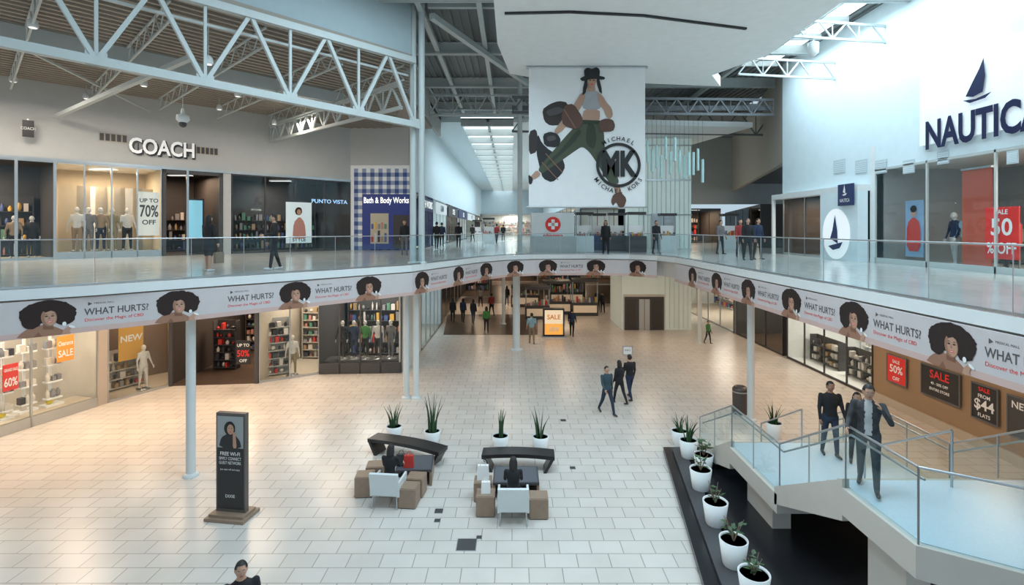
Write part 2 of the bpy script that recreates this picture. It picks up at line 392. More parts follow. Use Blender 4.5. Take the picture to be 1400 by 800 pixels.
poster(WA,4,500,25,531,.12,M_red,[('GRAND SALE',.78,.13,M_paper),('60%',.3,.36,M_paper)],'sale_poster').done()
poster(WA,78,461,101,491,.12,M_orange,[('Clearance',.7,.2,M_paper),('SALE',.3,.3,M_paper)],'sale_poster').done()
pw=MB('pillar');pw.prism([pA,L1,(L1[0]-.6,L1[1]+.2),(pA[0]-.6,pA[1]+.2)],0,4.4,mat('pillar_stone',(0.46,0.41,0.36),.6));pw.done()
S2=shop(L1,L2,(-18.3,21),(-14.9,25.4),0,4.4,mat('brown_wall',(.22,.15,.1),.7),M_beige,M_beige,WARM,100,mull=1)
poster(S2,162,446,196,488,1.0,mat('poster_amber',(.6,.33,.06),.5,emit=.1),[('NEW',.6,.2,M_paper)],'poster').done()
shelf(S2.M,.1,2.1,1.3,0.02,1.6,4,[PROD[2],PROD[1],PROD[3],PROD[0],PROD[6]],M_string,.4)
S3=shop(L2,L3,(-14.8,28.5),(-11.05,28.5),0,4.4,M_dark,M_dtile,M_dark,WARM,300,glass=False,frame=M_char,shelves=2.6,rows=6)
for k,uu in enumerate((.3,2.2)):
    shelf(Matrix.Translation((-14.5+uu,24.3+k*.8,0)),0,1.1,0,0.02,2.3,6,[PROD[0],PROD[0],PROD[1],PROD[2]],M_char)
S4=shop((-11,22.25),L4,(-11,26.8),(-8.95,26.8),0,4.4,M_beige,M_beige,M_white,NEUT,140,mull=2,shelves=2.8,rows=7)
shelf(S4.M,.15,1.4,.7,0.02,2.6,7,[PROD[0],PROD[1],PROD[2],PROD[2]],M_wallL)
S5=shop(L4,(-5.15,23.8),(-8.9,27.6),(-5.3,27.6),0,4.4,M_char,M_dtile,M_dark,NEUT,190,mull=4,frame=M_char,sill=.5,shelves=3,rows=5)
poster(S3,323,466,342,498,.25,M_black,[('UP TO',.8,.14,M_paper),('50%',.45,.3,M_red),('OFF',.15,.14,M_paper)],'sale_sign').done()
ws=MB('wall_corridor_left_lower');ws.box(-5.3,24,0,-5.0,28.15,4.4,M_white);ws.done()
S6=shop((-5.0,28.2),(-5.0,36),(-8.5,28.2),(-8.5,36),0,4.4,M_white,M_beige,M_white,COOL,160,mull=5,shelves=2.6)
S7=shop((-5.0,36.3),(-5.0,50),(-9,36.3),(-9,50),0,4.4,M_dark,M_dtile,M_dark,WARM,250,mull=5,shelves=2.6)
# --- lower far
S8=shop((-5,66),(3,66),(-5,72),(3,72),0,4.4,M_dark,M_dtile,M_dark,WARM,300,glass=False,shelves=3,frame=M_char)
S9=shop((3.2,62),(14,62),(3.2,70),(14,70),0,4.4,M_beige,M_dtile,M_beige,WARM,300,mull=6,shelves=3)
S9b=shop((-5,50.2),(-2.2,50.2),(-5,56),(-2.2,56),0,4.4,M_char,M_dtile,M_dark,WARM,200,mull=2,shelves=3)
S9c=shop((3.4,46),(6.6,46),(3.4,50),(6.6,50),0,4.4,M_char,M_dtile,M_dark,WARM,200,mull=2,shelves=3)
# --- lower right  X=14.3
def shR(y0,y1,mw,mf,lc,e,**k): return shop((14.3,y0),(14.3,y1),(18.5,y0),(18.5,y1),0,4.4,mw,mf,M_white,lc,e,**k)
S10=shR(46,33,M_white,M_beige,NEUT,300,mull=6,shelves=2.8)
S11=shR(32.6,27,M_char,M_dtile,WARM,220,mull=3,shelves=2.8,frame=M_char)
S12=shR(26.6,20.3,M_white,M_white,NEUT,260,mull=4,shelves=2.6,mats=[PROD[1],PROD[2],PROD[9],PROD[3]],frame=M_char)
shelf(S12.M,.3,2.6,1,0.02,1.3,3,[PROD[2],PROD[1],PROD[3]],M_char)
shelf(S12.M,3.2,5.6,1,0.02,1.3,3,[PROD[2],PROD[1],PROD[9]],M_char)
WRL=Wl((14.3,20.3),(14.3,6))
wr=MB('wall_right_lower',WRL.M);wr.box(0,0.02,0,WRL.L,.3,4.4,mat('warm_brown_wall',(0.34,0.23,0.14),.6));
wr.box(0,-.06,0,WRL.L,0.02,.3,M_beige);wr.done()
for a in((1213,484,1238,529,M_red,[('SALE',.8,.14,M_paper),('50%',.5,.32,M_paper),('OFF',.15,.16,M_paper)]),(1260,497,1311,556,M_black,[('SALE',.75,.3,M_red),('40 - 50% OFF',.45,.1,M_paper),('ENTIRE STORE',.25,.1,M_paper)]),(1329,523,1363,582,M_black,[('SALE',.88,.14,M_red),('FROM',.68,.12,M_paper),('$44',.42,.34,M_paper),('FLATS',.12,.12,M_paper)]),(1378,540,1420,610,M_char,[('NEW',.8,.2,M_paper)])):
    poster(WRL,a[0],a[1],a[2],a[3],-.06,a[4],a[5],'sale_poster',M_steelD).done()
# ---------------------------------------------------------------- upper left
U0=(-25.7,15.7);U1=(-9.9,31.4);WU=Wl(U0,U1)
def at(W,px,v=0.0):
    p=W.p0+W.d*W.u(px);return (p.x+W.M[0][1]*v,p.y+W.M[1][1]*v)
ZT=9.6
wl=MB('wall_left_upper',WU.M)
wl.box(0,0,ZT,WU.L,.3,13.2,M_wallL)
wl.box(WU.u(305),0,UP,WU.u(316),.25,ZT,M_wallL);wl.done()
tr=MB('trim_left_upper',WU.M);tr.box(0,-.06,ZT-.02,WU.L,.0,ZT+.1,M_metal)
for px in(22,75,256): tr.box(WU.u(px)-.05,-.1,UP,WU.u(px)+.05,.0,ZT,M_metal)
tr.done()
SU1=shop(U0,at(WU,74),at(WU,-120,4),at(WU,60,4),UP,ZT,M_char,M_beige,M_dark,WARM,350,mull=2,shelves=2.8)
M_cream=mat('cream_wall',(0.52,0.46,0.35),.7)
SU2=shop(at(WU,76),at(WU,221),at(WU,62,4),at(WU,221,4),UP,ZT,M_cream,M_beige,M_white,WARM,300,mull=4,sill=.3)
v=MB('window_backdrop',WU.M)
for i in range(5):
    a=WU.u(84+i*27);v.box(a,2.0,UP+.1,a+1.15,2.05,UP+3.3,[M_cream,M_paper,M_cream,M_wallL,M_cream][i])
v.box(WU.u(80),.2,UP,WU.u(218),1.9,UP+.25,M_string);v.done()
SU3=shop(at(WU,222),at(WU,304),at(WU,222,5),at(WU,300,5),UP,ZT,M_dark,M_dtile,M_dark,WARM,200,glass=False,frame=M_char,shelves=2.4,mats=PROD[2:5]+[PROD[6],PROD[9]])
SU4=shop(at(WU,317),at(WU,479),at(WU,317,4),at(WU,470,4),UP,ZT,M_char,M_dtile,M_dark,NEUT,110,mull=4,frame=M_char,shelves=2.4,mats=PROD[2:5]+[PROD[6],PROD[8]])
sg=MB('storefront_sign_letters',WU.M);u0,z0,u1,z1=quadpts(WU,178,190,267,216)
uu=(u0+u1)/2;zz=(WU.z(178,203)+WU.z(267,208))/2
sg.text('COACH',uu,zz,.98,M_black,-.10,.05,width=u1-u0);sg.text('COACH',uu-.06,zz+.05,.98,mat('sign_face_white',(.85,.87,.87),.4,emit=.3),-.16,.025,width=u1-u0)
for uq in (u0+.3,uu,u1-.3): sg.box(uq-.02,-.1,zz-.2,uq+.02,0,zz+.2,M_char)
sg.done()
for a in((135,181,174,196),(268,200,298,213)):
    q=quadpts(WU,*a);v=MB('vent_grille',WU.M);v.box(q[0],-.03,q[1],q[2],0,q[3],M_beige)
    for i in range(5): v.box(q[0]+.03+i*(q[2]-q[0])/5,-.05,q[1]+.03,q[0]+(i+1)*(q[2]-q[0])/5-.03,-.03,q[3]-.03,M_char)
    v.done()
q=quadpts(WU,30,166,46,190);v=MB('blade_sign',WU.M);v.box(q[0],-.5,q[1],q[2],-.42,q[3],M_black);v.box((q[0]+q[2])/2-.03,-.45,q[3],(q[0]+q[2])/2+.03,0,q[3]+.06,M_metal);v.text('COACH',(q[0]+q[2])/2,(q[1]+q[3])/2,.16,M_paper,-.51,.01,width=.45);v.done()
poster(WU,189,262,218,322,.15,M_paper,[('UP TO',.8,.1,M_char),('70%',.55,.3,M_char),('OFF',.3,.12,M_char)],'sale_poster').done()
b=poster(WU,391,276,426,332,-.05,mat('poster_fashion',(.6,.72,.75),.5,emit=.3),[('STYLE',.08,.1,M_char)],'fashion_poster')
q=quadpts(WU,391,276,426,332);cu_=(q[0]+q[2])/2;hz=q[3]-q[1]
b.disc((cu_-.05,q[1]+hz*.78),.2,.23,-.02,M_hairb,16,.05);b.disc((cu_-.03,q[1]+hz*.76),.12,.16,-.025,M_skin,14)
b.flat(chaikin([(cu_-.4,q[1]+.25),(cu_-.33,q[1]+hz*.5),(cu_,q[1]+hz*.66),(cu_+.3,q[1]+hz*.5),(cu_+.38,q[1]+.25)],1),-.022,PROD[7]);b.done()
v=MB('storefront_sign_letters',WU.M);v.text('PUNTO VISTA',WU.u(450),WU.z(450,276),.32,mat('sign_blue_lit',(.4,.65,1),.5,emit=.8),-.08,.01,width=2.2);v.box(WU.u(435),-.06,WU.z(450,276)-.03,WU.u(465),-.03,WU.z(450,276)+.03,M_char);v.done()
v=MB('digital_screen',WU.M);v.box(WU.u(268),1.5,UP+.8,WU.u(288),1.58,UP+2.8,mat('screen_cyan',(.25,.6,.75),.4,emit=.6));v.box(WU.u(268)-.1,1.58,UP,WU.u(288)+.1,1.7,UP+2.9,M_char);v.done()
# plaid storefront
WP=Wl(U1,(-6.0,31.4));pl=MB('wall_plaid_storefront',WP.M)
pl.box(0,.02,UP,WP.L,.3,10.6,M_paper)
px0=WP.u(484);px1=WP.u(562);PB=mat('plaid_blue',(0.04,0.08,0.26),.6);PB2=mat('plaid_mid',(0.27,0.34,0.50),.6)
stp=(px1-px0)/14
for i in range(14):
    for j in range(20):
        a=px0+i*stp;zb=UP+j*stp
        if zb+stp>10.6: continue
        m=PB if(i%2==0 and j%2==0) else (PB2 if(i%2==0 or j%2==0) else M_paper)
        pl.box(a,0,zb,a+stp,.03,zb+stp,m)
pl.done()
wq=MB('wall_left_upper',WP.M);wq.box(0,0,10.6,WP.L,.3,15.2,M_wallL);wq.done()
q=quadpts(WP,497,266,562,283);v=MB('storefront_sign',WP.M);v.box(q[0],-.25,q[1]-2.6,q[2],-.05,q[3],mat('deep_blue_panel',(.02,.035,.2),.4,emit=.1));v.text('Bath & Body Works',(q[0]+q[2])/2,(q[1]+q[3])/2,.5,M_lit,-.27,.02,width=(q[2]-q[0])*.94)
v.box(q[0]+.5,-.27,UP+.4,q[0]+1.6,-.25,q[1]-.4,M_cream)
for i in range(5):
    v.box(q[0]+.55+i*.2,-.3,UP+.5,q[0]+.68+i*.2,-.27,UP+.9+.15*(i%3),PROD[i])
    v.box(q[0]+.55+i*.2,-.3,UP+1.3,q[0]+.68+i*.2,-.27,UP+1.6+.1*(i%2),PROD[(i+4)%9])
v.box(q[0]+1.9,-.27,UP+.1,q[2]-.1,-.25,q[1]-.5,M_dark);v.done()
# corridor upper left wall
WC=Wl((-6.0,31.4),(-6.0,100))
wc=MB('wall_corridor_left_upper',WC.M);wc.box(0,0,9.0,WC.L,.3,14.4,M_wallR);wc.done()
yy=31.8
for k,(ln,mw) in enumerate(((7,M_navy),(8,M_white),(9,M_char),(12,M_white),(14,M_beige),(15,M_char))):
    s_=shop((-6,yy),(-6,yy+ln-.3),(-10,yy),(-10,yy+ln-.3),UP,9.0,mw,M_beige,M_white,[NEUT,COOL,WARM][k%3],220,mull=4,shelves=2.5,frame=[M_navy,M_metal,M_char][k%3])
    v=MB('storefront_sign',s_.M);v.box(.4,-.15,7.9,ln-.8,-.05,8.8,[M_navy,M_paper,M_char][k%3]);v.text(['BATH WORKS','GLAM','STYLE','KIDS','SPORT','HOME'][k],ln/2,8.35,.7,[M_lit,M_navy,M_lit][k%3],-.17,.02);v.done()
    yy+=ln
we=MB('wall_far_upper');we.box(-6,100,UP,8,100.3,14.4,M_wallR);we.done()
shop((-6,96),(6,96),(-6,99.5),(6,99.5),UP,9.5,M_white,M_beige,M_white,NEUT,500,mull=6,shelves=3)
wcr=MB('wall_corridor_right_upper');wcr.box(6,48,9.0,6.3,100,14.4,M_wallR);wcr.box(6,47.7,9,26,48,15.2,mat('wall_far_grey',(.40,.43,.43),.7));wcr.done()
shop((6,80),(6,48.3),(10,80),(10,48.3),UP,9,M_white,M_beige,M_white,WARM,400,mull=8,shelves=2.6)
for k,(xa,xb) in enumerate(((6.4,11),(11.2,16),(16.2,19.4))):
    shop((xa,47.6),(xb,47.6),(xa,53),(xb,53),UP,8.6,[M_char,M_beige,M_dark][k],M_dtile,M_dark,WARM,300,mull=3,shelves=2.6,frame=M_char)
# ---------------------------------------------------------------- right upper
WR=Wl((14,26.5),(14,3));ZR=9.0
wr=MB('wall_right_upper',WR.M)
uN0=WR.u(1197)
wr.box(0,0,9.9,WR.L,.3,15.2,M_wallR);wr.box(uN0,0,ZR-.05,WR.L,.3,9.9,M_wallR)
wr.box(WR.u(1190),-.02,UP,uN0,.3,9.9,M_white);wr.box(0,0,8.45,WR.u(1190),.3,9.9,M_wallR);wr.done()
SN=shop((14,26.5-uN0),(14,5),(18.5,26.5-uN0),(18.5,5),UP,ZR,mat('shop_wall_cool',(.30,.32,.33),.7),M_beige,M_wallL,NEUT,420,mull=6,sill=.2,shelves=1.6,rows=2,frame=M_steel,mats=[PROD[1],PROD[4],PROD[0],PROD[9],PROD[6]])
SNe=shop((14,26.4),(14,26.5-WR.u(1135)),(18.5,26.4),(18.5,23),UP,8.4,M_dark,M_dtile,M_dark,WARM,220,mull=2,shelves=2.4)
pt=MB('storefront_portal',WR.M)
ua,ub=WR.u(1068),WR.u(1190)
pt.box(ua,-.5,8.2,ub,0,8.45,M_white);pt.box(WR.u(1137),-.5,UP,ub,-.1,8.2,M_wallR);pt.box(ua,-.5,UP,ua+.12,-.35,8.2,M_white)
uc=WR.u(1160);zc=WR.z(1160,320)
pt.disc((uc,zc),.9,1.05,-.53,mat('sign_disc_white',(.85,.88,.9),.4,emit=.4),32)
def sail(b,u,z,s,y,m):
    b.flat([(u-.02*s,z+.5*s),(u+.08*s,z+.1*s),(u+.1*s,z-.25*s),(u-.22*s,z-.12*s),(u-.12*s,z+.1*s)],y,m)
    b.flat([(u-.3*s,z-.32*s),(u+.3*s,z-.2*s),(u+.18*s,z-.36*s),(u-.1*s,z-.42*s)],y,m)
sail(pt,uc,zc,1.6,-.55,M_navy);pt.done()
v=MB('blade_sign',WR.M);q=quadpts(WR,1166,253,1192,280);v.box(q[0],-.62,q[1],q[2]-.2,-.55,q[3],M_navy);v.text('NAUTICA',(q[0]+q[2]-.2)/2,q[1]+.2,.2,M_paper,-.64,.01,width=.6);sail(v,(q[0]+q[2]-.2)/2,q[1]+.6,.5,-.64,M_paper);v.box(q[0]+.3,-.6,8.45,q[0]+.4,-.5,q[1]+.05,M_metal);v.done()
v=MB('wall_sign_panel',WR.M);ua=WR.u(1262);ub=WR.u(1440)
v.box(ua,-.12,WR.z(1262,200),ub,0,WR.z(1262,100),mat('sign_panel_white',(.86,.9,.92),.5,emit=.15))
v.text('NAUTICA',WR.u(1268)+ (ub-WR.u(1268))/2+.0,WR.z(1350,171),1.25,mat('sign_navy_letters',(.01,.015,.06),.4),-.16,.035,width=ub-WR.u(1268)-.15)
us=WR.u(1342);zs=WR.z(1342,112);MS=MC['sign_navy_letters']
v.flat([(us+.25,zs+.65),(us+.30,zs+.1),(us+.22,zs-.35),(us-.1,zs-.42),(us-.35,zs-.35),(us-.1,zs+.05),(us+.1,zs+.35)],-.17,MS);v.flat([(us-.45,zs-.45),(us,zs-.5),(us+.5,zs-.42),(us+.3,zs-.55),(us-.2,zs-.58)],-.17,MS)
v.done()
M_vent=mat('vent_pale',(.50,.58,.61),.6)
for px in(1148,1178,1205,1243,1290,1385):
    q=quadpts(WR,px-8,220 if px<1250 else 207,px+8,236 if px<1250 else 223);v=MB('vent_grille',WR.M);v.box(q[0],-.02,q[1],q[2],0,q[3],M_vent)
    for i in range(6): v.box(q[0]+.03,-.03,q[1]+.05+i*(q[3]-q[1]-.1)/6,q[2]-.03,-.02,q[1]+.05+(i+.55)*(q[3]-q[1]-.1)/6,M_wallR)
    v.done()
poster(WR,1347,284,1393,356,.15,M_red,[('SALE',.90,.1,M_paper),('50',.6,.36,M_paper),('% OFF',.2,.24,M_paper)],'sale_poster').done()
b=poster(WR,1238,275,1262,352,.5,mat('poster_sky',(.2,.33,.5),.5,emit=.15),[],'fashion_poster')
q=quadpts(Wl((14.5,26.5),(14.5,3)),1238,275,1262,352);cu_=(q[0]+q[2])/2;hz=q[3]-q[1]
b.disc((cu_,q[1]+hz*.8),.14,.18,-.02,M_skin,14);b.disc((cu_,q[1]+hz*.85),.15,.13,-.025,M_hair,14)
b.flat(chaikin([(cu_-.32,q[1]+.2),(cu_-.3,q[1]+hz*.6),(cu_,q[1]+hz*.72),(cu_+.3,q[1]+hz*.6),(cu_+.32,q[1]+.2)],1),-.022,PROD[0]);b.done()
b=MB('hanging_fabric_display',WR.M);u0,u1=WR.u(1290),WR.u(1330);zb=UP+.1;n=14
MO=mat('coral_fabric',(.55,.14,.09),.8)
for i in range(n):
    a=u0+(u1-u0)*i/n;bb=u0+(u1-u0)*(i+1)/n;ya=.6+.08*(i%2);yb=.6+.08*((i+1)%2)
    b.add([(a,ya,zb),(bb,yb,zb),(bb,yb,8.6),(a,ya,8.6)],[(0,1,2,3)],MO)
b.box(u0,.55,8.58,u1,.75,8.64,M_metal);b.done()
v=MB('clothing_rack',WR.M);u0=WR.u(1262)
for a in(u0,u0+1.7): v.tube((a,1.6,UP),(a,1.6,UP+1.5),.025,M_metal,n=6)
v.tube((u0,1.6,UP+1.5),(u0+1.7,1.6,UP+1.5),.02,M_metal,n=6)
for i in range(14): v.cbox((u0+.12+i*.11,1.6,UP+1.1),(.05,.42,.7),rnd.choice([PROD[4],PROD[0],PROD[1],PROD[9]]))
v.done()
WB=Wl((26,66),(14.15,26.5));wb=MB('wall_angled_right',WB.M);wb.box(0,0,10.2,WB.L,.3,15.2,mat('taupe_paint',(0.42,0.39,0.34),.8));wb.done()
shop((22.5,54),(17,35),(27,54),(22,35),UP,8.4,M_dark,M_dtile,M_dark,WARM,400,mull=5,shelves=2.6,frame=M_char)
v=MB('ceiling_right_lower');v.prism([(14.2,26.6),(14.2,3),(19,3),(30,40),(30,66),(26,66)],10.9,11.1,M_steelD);v.done()
# ---------------------------------------------------------------- roofs
rf=MB('ceiling_main');rf.box(-5,-1,15.3,16,36,15.5,M_deckD);rf.box(5,36,15.3,30,66,15.5,M_deckD)
rf.box(-5,36,14.4,6.3,36.2,15.5,M_wallR);rf.done()
rb=MB('ceiling_main_ribs')
x=-5
while x<16: rb.box(x,-1,15.22,x+.12,36,15.3,M_deckD);x+=.35
rb.done()
bm=MB('roof_beams')
for y in(8,13,18,23.5,29,34.5):
    bm.box(-5,y-.12,14.7,16,y+.12,14.78,M_steel);bm.box(-5,y-.02,14.7,16,y+.02,15.25,M_steel);bm.box(-5,y-.12,15.18,16,y+.12,15.25,M_steel)
for x in(-3.4,-1.2,11.3): bm.box(x-.1,0,14.8,x+.1,36,15.0,M_steel)
bm.done()
def truss(b,p,q,zl,zh,n,rc,rw,m,zl2=None,zh2=None,vert=1):
    zl2=zl if zl2 is None else zl2;zh2=zh if zh2 is None else zh2
    P=lambda t,k:Vector((p[0]+(q[0]-p[0])*t,p[1]+(q[1]-p[1])*t,(zl+(zl2-zl)*t) if k==0 else (zh+(zh2-zh)*t)))
    b.tube(P(0,0),P(1,0),rc,m,n=4);b.tube(P(0,1),P(1,1),rc,m,n=4)
    for i in range(n):
        a=i/n;c=(i+1)/n
        b.tube(P(a,0),P((a+c)/2,1),rw,m,n=4);b.tube(P((a+c)/2,1),P(c,0),rw,m,n=4)
        if vert: b.tube(P(c,0),P(c,1),rw*.7,m,n=4)
tb=MB('roof_truss');truss(tb,(-14.5,7.0),(-3.6,18.9),10.75,12.7,7,.15,.075,M_steel,10.55,12.9)
tb.tube((-14.9,7.4,12.3),(-3.9,19.2,12.45),.05,M_steel,n=4)
W_=Wl((-14.5,7.0),(-3.6,18.9))
for i in range(8):
    p=W_.p0+W_.d*(W_.L*i/7);z_=10.75-.2*i/7;tb.cbox((p.x,p.y,z_+.05),(.42,.42,.34),M_steel,Matrix.Rotation(math.atan2(W_.d.y,W_.d.x),3,'Z')@Matrix.Diagonal((1,.15,1)))
tb.done()
cw=MB('wall_clerestory_left');W_=Wl((-16,5.6),(-3.6,18.9));cw.M=W_.M;cw.box(0,.2,13.0,W_.L,.4,15.2,mat('clerestory_teal_grey',(.40,.48,.50),.7));cw.done()
cw=MB('wall_clerestory_return');cw.box(-5.2,19.4,13.2,-5.0,36,15.2,M_wallL);cw.done()
lr=MB('ceiling_left');lr.prism([(-3.7,18.95),(-16,5.6),(-30,5.6),(-30,32),(-5,32),(-5,19.2)],12.95,13.15,M_deck);lr.done()
W_=Wl((-16.2,5.8),(-3.5,19.4))
rb=MB('ceiling_left_ribs',W_.M)
v=0.15
while v<14: rb.box(-9 if v>2 else 0,v,12.86,W_.L+(0 if v<1 else min(v*.55,8)),v+.12,12.95,M_deck);v+=.36
rb.done()
jt=MB('roof_joists',W_.M)
for i in range(8):
    u=0.6+i*2.5
    truss(jt,(u,0.3),(u,12.8),12.3,12.84,12,.04,.02,M_steel,vert=0)
jt.box(-6,5.6,12.35,W_.L,5.8,12.85,M_steel);jt.done()
jt=MB('roof_brace_truss');truss(jt,(-4.2,19.4),(-13.2,28.0),11.3,12.2,10,.09,.05,M_steel,11.5,12.3);jt.done()
jt=MB('roof_brace_beam')
a=D(75,160,21.5);b_=D(262,78,15.5);jt.tube(a,b_,.11,M_steel,n=4);a=D(72,130,23.0)
jt.tube((a.x,a.y,11.2),(a.x,a.y,12.9),.14,M_steelD,n=4);a=D(20,60,17);b_=D(205,152,24);jt.tube(a,b_,.06,M_steel,n=4);jt.done()
for px,py,d in((18,112,20),(45,38,14),(118,135,22),(197,118,20),(250,160,18.5),(325,132,21),(443,150,24),(520,165,22),(375,170,26),(285,88,15),(300,150,24)):
    p=D(px,py,d);v=MB('pendant_downlight_and_camera');v.tube((p.x,p.y,p.z+.2),(p.x,p.y,12.9),.012,M_steel,n=6)
    if px==250:  # this one is a dome camera, not a downlight
        v.lathe([(.05,.5),(.07,.3),(.2,.25),(.22,.1),(.12,0)][::-1],(p.x,p.y,p.z-.2),M_white,16);v.ell((p.x,p.y,p.z-.25),(.13,.13,.13),M_char)
    else: v.lathe([(.11,0),(.13,.05),(.11,.2),(.04,.26)],(p.x,p.y,p.z),M_white,14);v.lathe([(.09,-.01),(.09,0.005)],(p.x,p.y,p.z),M_lit,14)
    v.done()
cr=MB('ceiling_corridor');cr.box(-6.2,36,14.2,-3.6,100,14.4,M_wallR);cr.box(.1,36,14.2,6.3,100,14.4,M_cloud);cr.box(-6.2,31.4,14.3,-5,36,14.5,M_wallR);cr.done()
sk=MB('window_skylight_corridor');sk.box(-3.6,36,14.5,.1,100,14.55,M_sky)
y=36
while y<100: sk.box(-3.6,y,13.95,.1,y+.35,14.45,M_steel);y+=3.6
sk.box(-1.8,36,14.2,-1.6,100,14.45,M_steel);sk.done()
light('AREA',(-1.7,60,13.6),2300,COOL,3.4,44,name='skylight_corridor_light')
def C(px,py,z): return G(px,py,z)[:2]
cp=[(-.5,4),C(675,0,13.3),C(680,60,13.3),C(697,101,13.3),C(740,108,13.3),C(850,113,13.3),C(985,118,13.3),(8.6,22.0),C(1050,75,13.3),(9.6,15),(9.4,4)]
cl=MB('ceiling_cloud_panel');cl.prism(cp,13.3,13.75,M_cloud)
for a,b_ in(((690,17),(780,15)),((780,15),(880,20)),((880,20),(1020,38))):
    p=C(*a,13.3);q_=C(*b_,13.3);cl.tube((p[0],p[1],13.28),(q_[0],q_[1],13.28),.06,M_black,n=4)
cl.done()
v=MB('ceiling_canopy_panel');v.prism([(7.6,29.5),(14.2,30.2),(12.5,38),(9,40),(7.6,40)],12.7,13.0,M_cloud);v.done()
v=MB('roof_truss');truss(v,(0,26.8),(14,27.4),12.8,13.6,12,.09,.05,M_steelD);v.box(0,27.6,13.1,14,27.8,13.35,M_steelD);v.done()
v=MB('roof_truss');truss(v,(0,31.5),(20,33),12.7,14.2,9,.08,.05,M_steelD);truss(v,(-5,31),(2,31),13.6,14.8,5,.09,.05,M_steel);v.done()
sk=MB('window_skylight_right');sk.box(10.8,13,15.15,13.3,25.6,15.2,mat('skylight_glow_bright',(.85,.95,1),.5,emit=2.0))
for i in range(8): sk.box(10.8,13+i*1.8,14.85,13.3,13.12+i*1.8,15.1,M_steel)
sk.box(12,13,14.9,12.1,25.6,15.1,M_steel);sk.done()
light('AREA',(12,19,14.7),1100,COOL,2.2,12,name='skylight_right_light')
v=MB('roof_truss');truss(v,(9.6,18.5),(14,19.2),13.7,14.3,4,.06,.035,M_steel);truss(v,(9.5,21.5),(14,22.2),13.2,13.9,4,.06,.035,M_steel);v.done()
v=MB('security_camera');p=D(1112,66,19);v.tube((p.x,p.y,p.z+.2),(p.x,p.y,13.9),.02,M_steel,n=6);v.lathe([(.05,-.3),(.17,-.2),(.19,0),(.19,.2),(.08,.25)],(p.x,p.y,p.z),M_white,14);v.done()
v=MB('roof_beam_diagonal');v.tube(D(585,8,19.3),D(676,8,19.3),.12,M_steel,n=4);v.tube(D(590,22,19.3),D(722,115,27.5),.16,M_steel,n=4);v.done()
# elevator tower
ME=mat('elevator_glass_green_glow',(.60,.72,.68),.3,emit=.22)  # emission put into the glass to brighten the tower
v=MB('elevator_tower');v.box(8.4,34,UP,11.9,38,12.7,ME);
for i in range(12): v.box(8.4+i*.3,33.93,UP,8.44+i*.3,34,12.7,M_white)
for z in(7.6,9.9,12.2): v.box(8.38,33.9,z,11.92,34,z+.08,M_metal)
v.box(7.3,34,0,11.9,38,4.38,mat('elevator_wall_cream_glow',(.66,.74,.68),.5,emit=.12));  # cream wall is no lamp; slight emission lifts its brightness
for i in range(6): v.box(10.15+i*.3,33.95,.1,10.19+i*.3,34,4.3,M_white)
v.box(7.4,33.9,0,10.1,33.99,2.35,M_string);v.box(7.45,33.86,0,10.05,33.92,2.2,M_char)
v.box(8.4,33.82,0,9.1,33.88,2.05,M_metal);v.box(8.735,33.81,0,8.765,33.83,2.05,M_char);v.box(7.6,33.82,.1,8.2,33.88,2.0,M_dark);v.box(9.3,33.82,.1,9.9,33.88,2.0,M_dark)
v.done()
v=MB('door_elevator_upper');v.box(9.2,33.75,UP,10.8,33.9,UP+2.3,M_metal);v.box(9.98,33.73,UP,10.02,33.76,UP+2.3,M_char);v.done()
v=MB('pendant_light_cluster');MT=mat('teal_glass_pendant',(.35,.55,.56),.2,emit=.15)
for i in range(13):
    px=885+i*6.3;pyb=222+rnd.uniform(-4,28);p=D(px,pyb,26+rnd.uniform(-1,1.5));v.tube(p,p+Vector((0,0,1.15)),.07,MT,n=8);v.tube(p+Vector((0,0,1)),(p.x,p.y,12.85),.006,M_steelD,n=4)
v.done()
# ---------------------------------------------------------------- big hanging fashion banner
dB=20.7
WBn=Wl(D(600,0,dB)[:2],D(900,0,dB)[:2])
b=MB('hanging_fashion_banner',WBn.M)
def Q(px,py): return WBn.uv(px,py)
def PQ(l): return [Q(*p) for p in l]
u0,z1=Q(723,92);u1,z0=Q(882,283)
M_bn=mat('banner_vinyl_white',(.72,.73,.73),.6,emit=.03)
b.box(u0,0,z0,u1,.05,z1,M_bn);b.tube((u0-.1,.02,z1),(u1+.1,.02,z1),.05,M_metal);b.tube((u0-.1,.02,z0),(u1+.1,.02,z0),.04,M_metal)
for uu in(u0+.4,u1-.4): b.tube((uu,.02,z1),(uu,.02,13.35),.015,M_metal,n=6)
MG=mat('print_olive',(.06,.075,.045),.7);MGd=mat('print_olive_dark',(.03,.04,.025),.7);MSk=mat('print_skin',(.42,.25,.175),.6);MGy=mat('print_grey_top',(.34,.34,.36),.6);MBr=mat('print_brown_bag',(.03,.02,.018),.6);MBk=mat('print_black',(.012,.012,.012),.6);MTn=mat('print_tan_bag',(.10,.045,.03),.6);MBg=mat('print_bag_grey',(.07,.06,.06),.6)
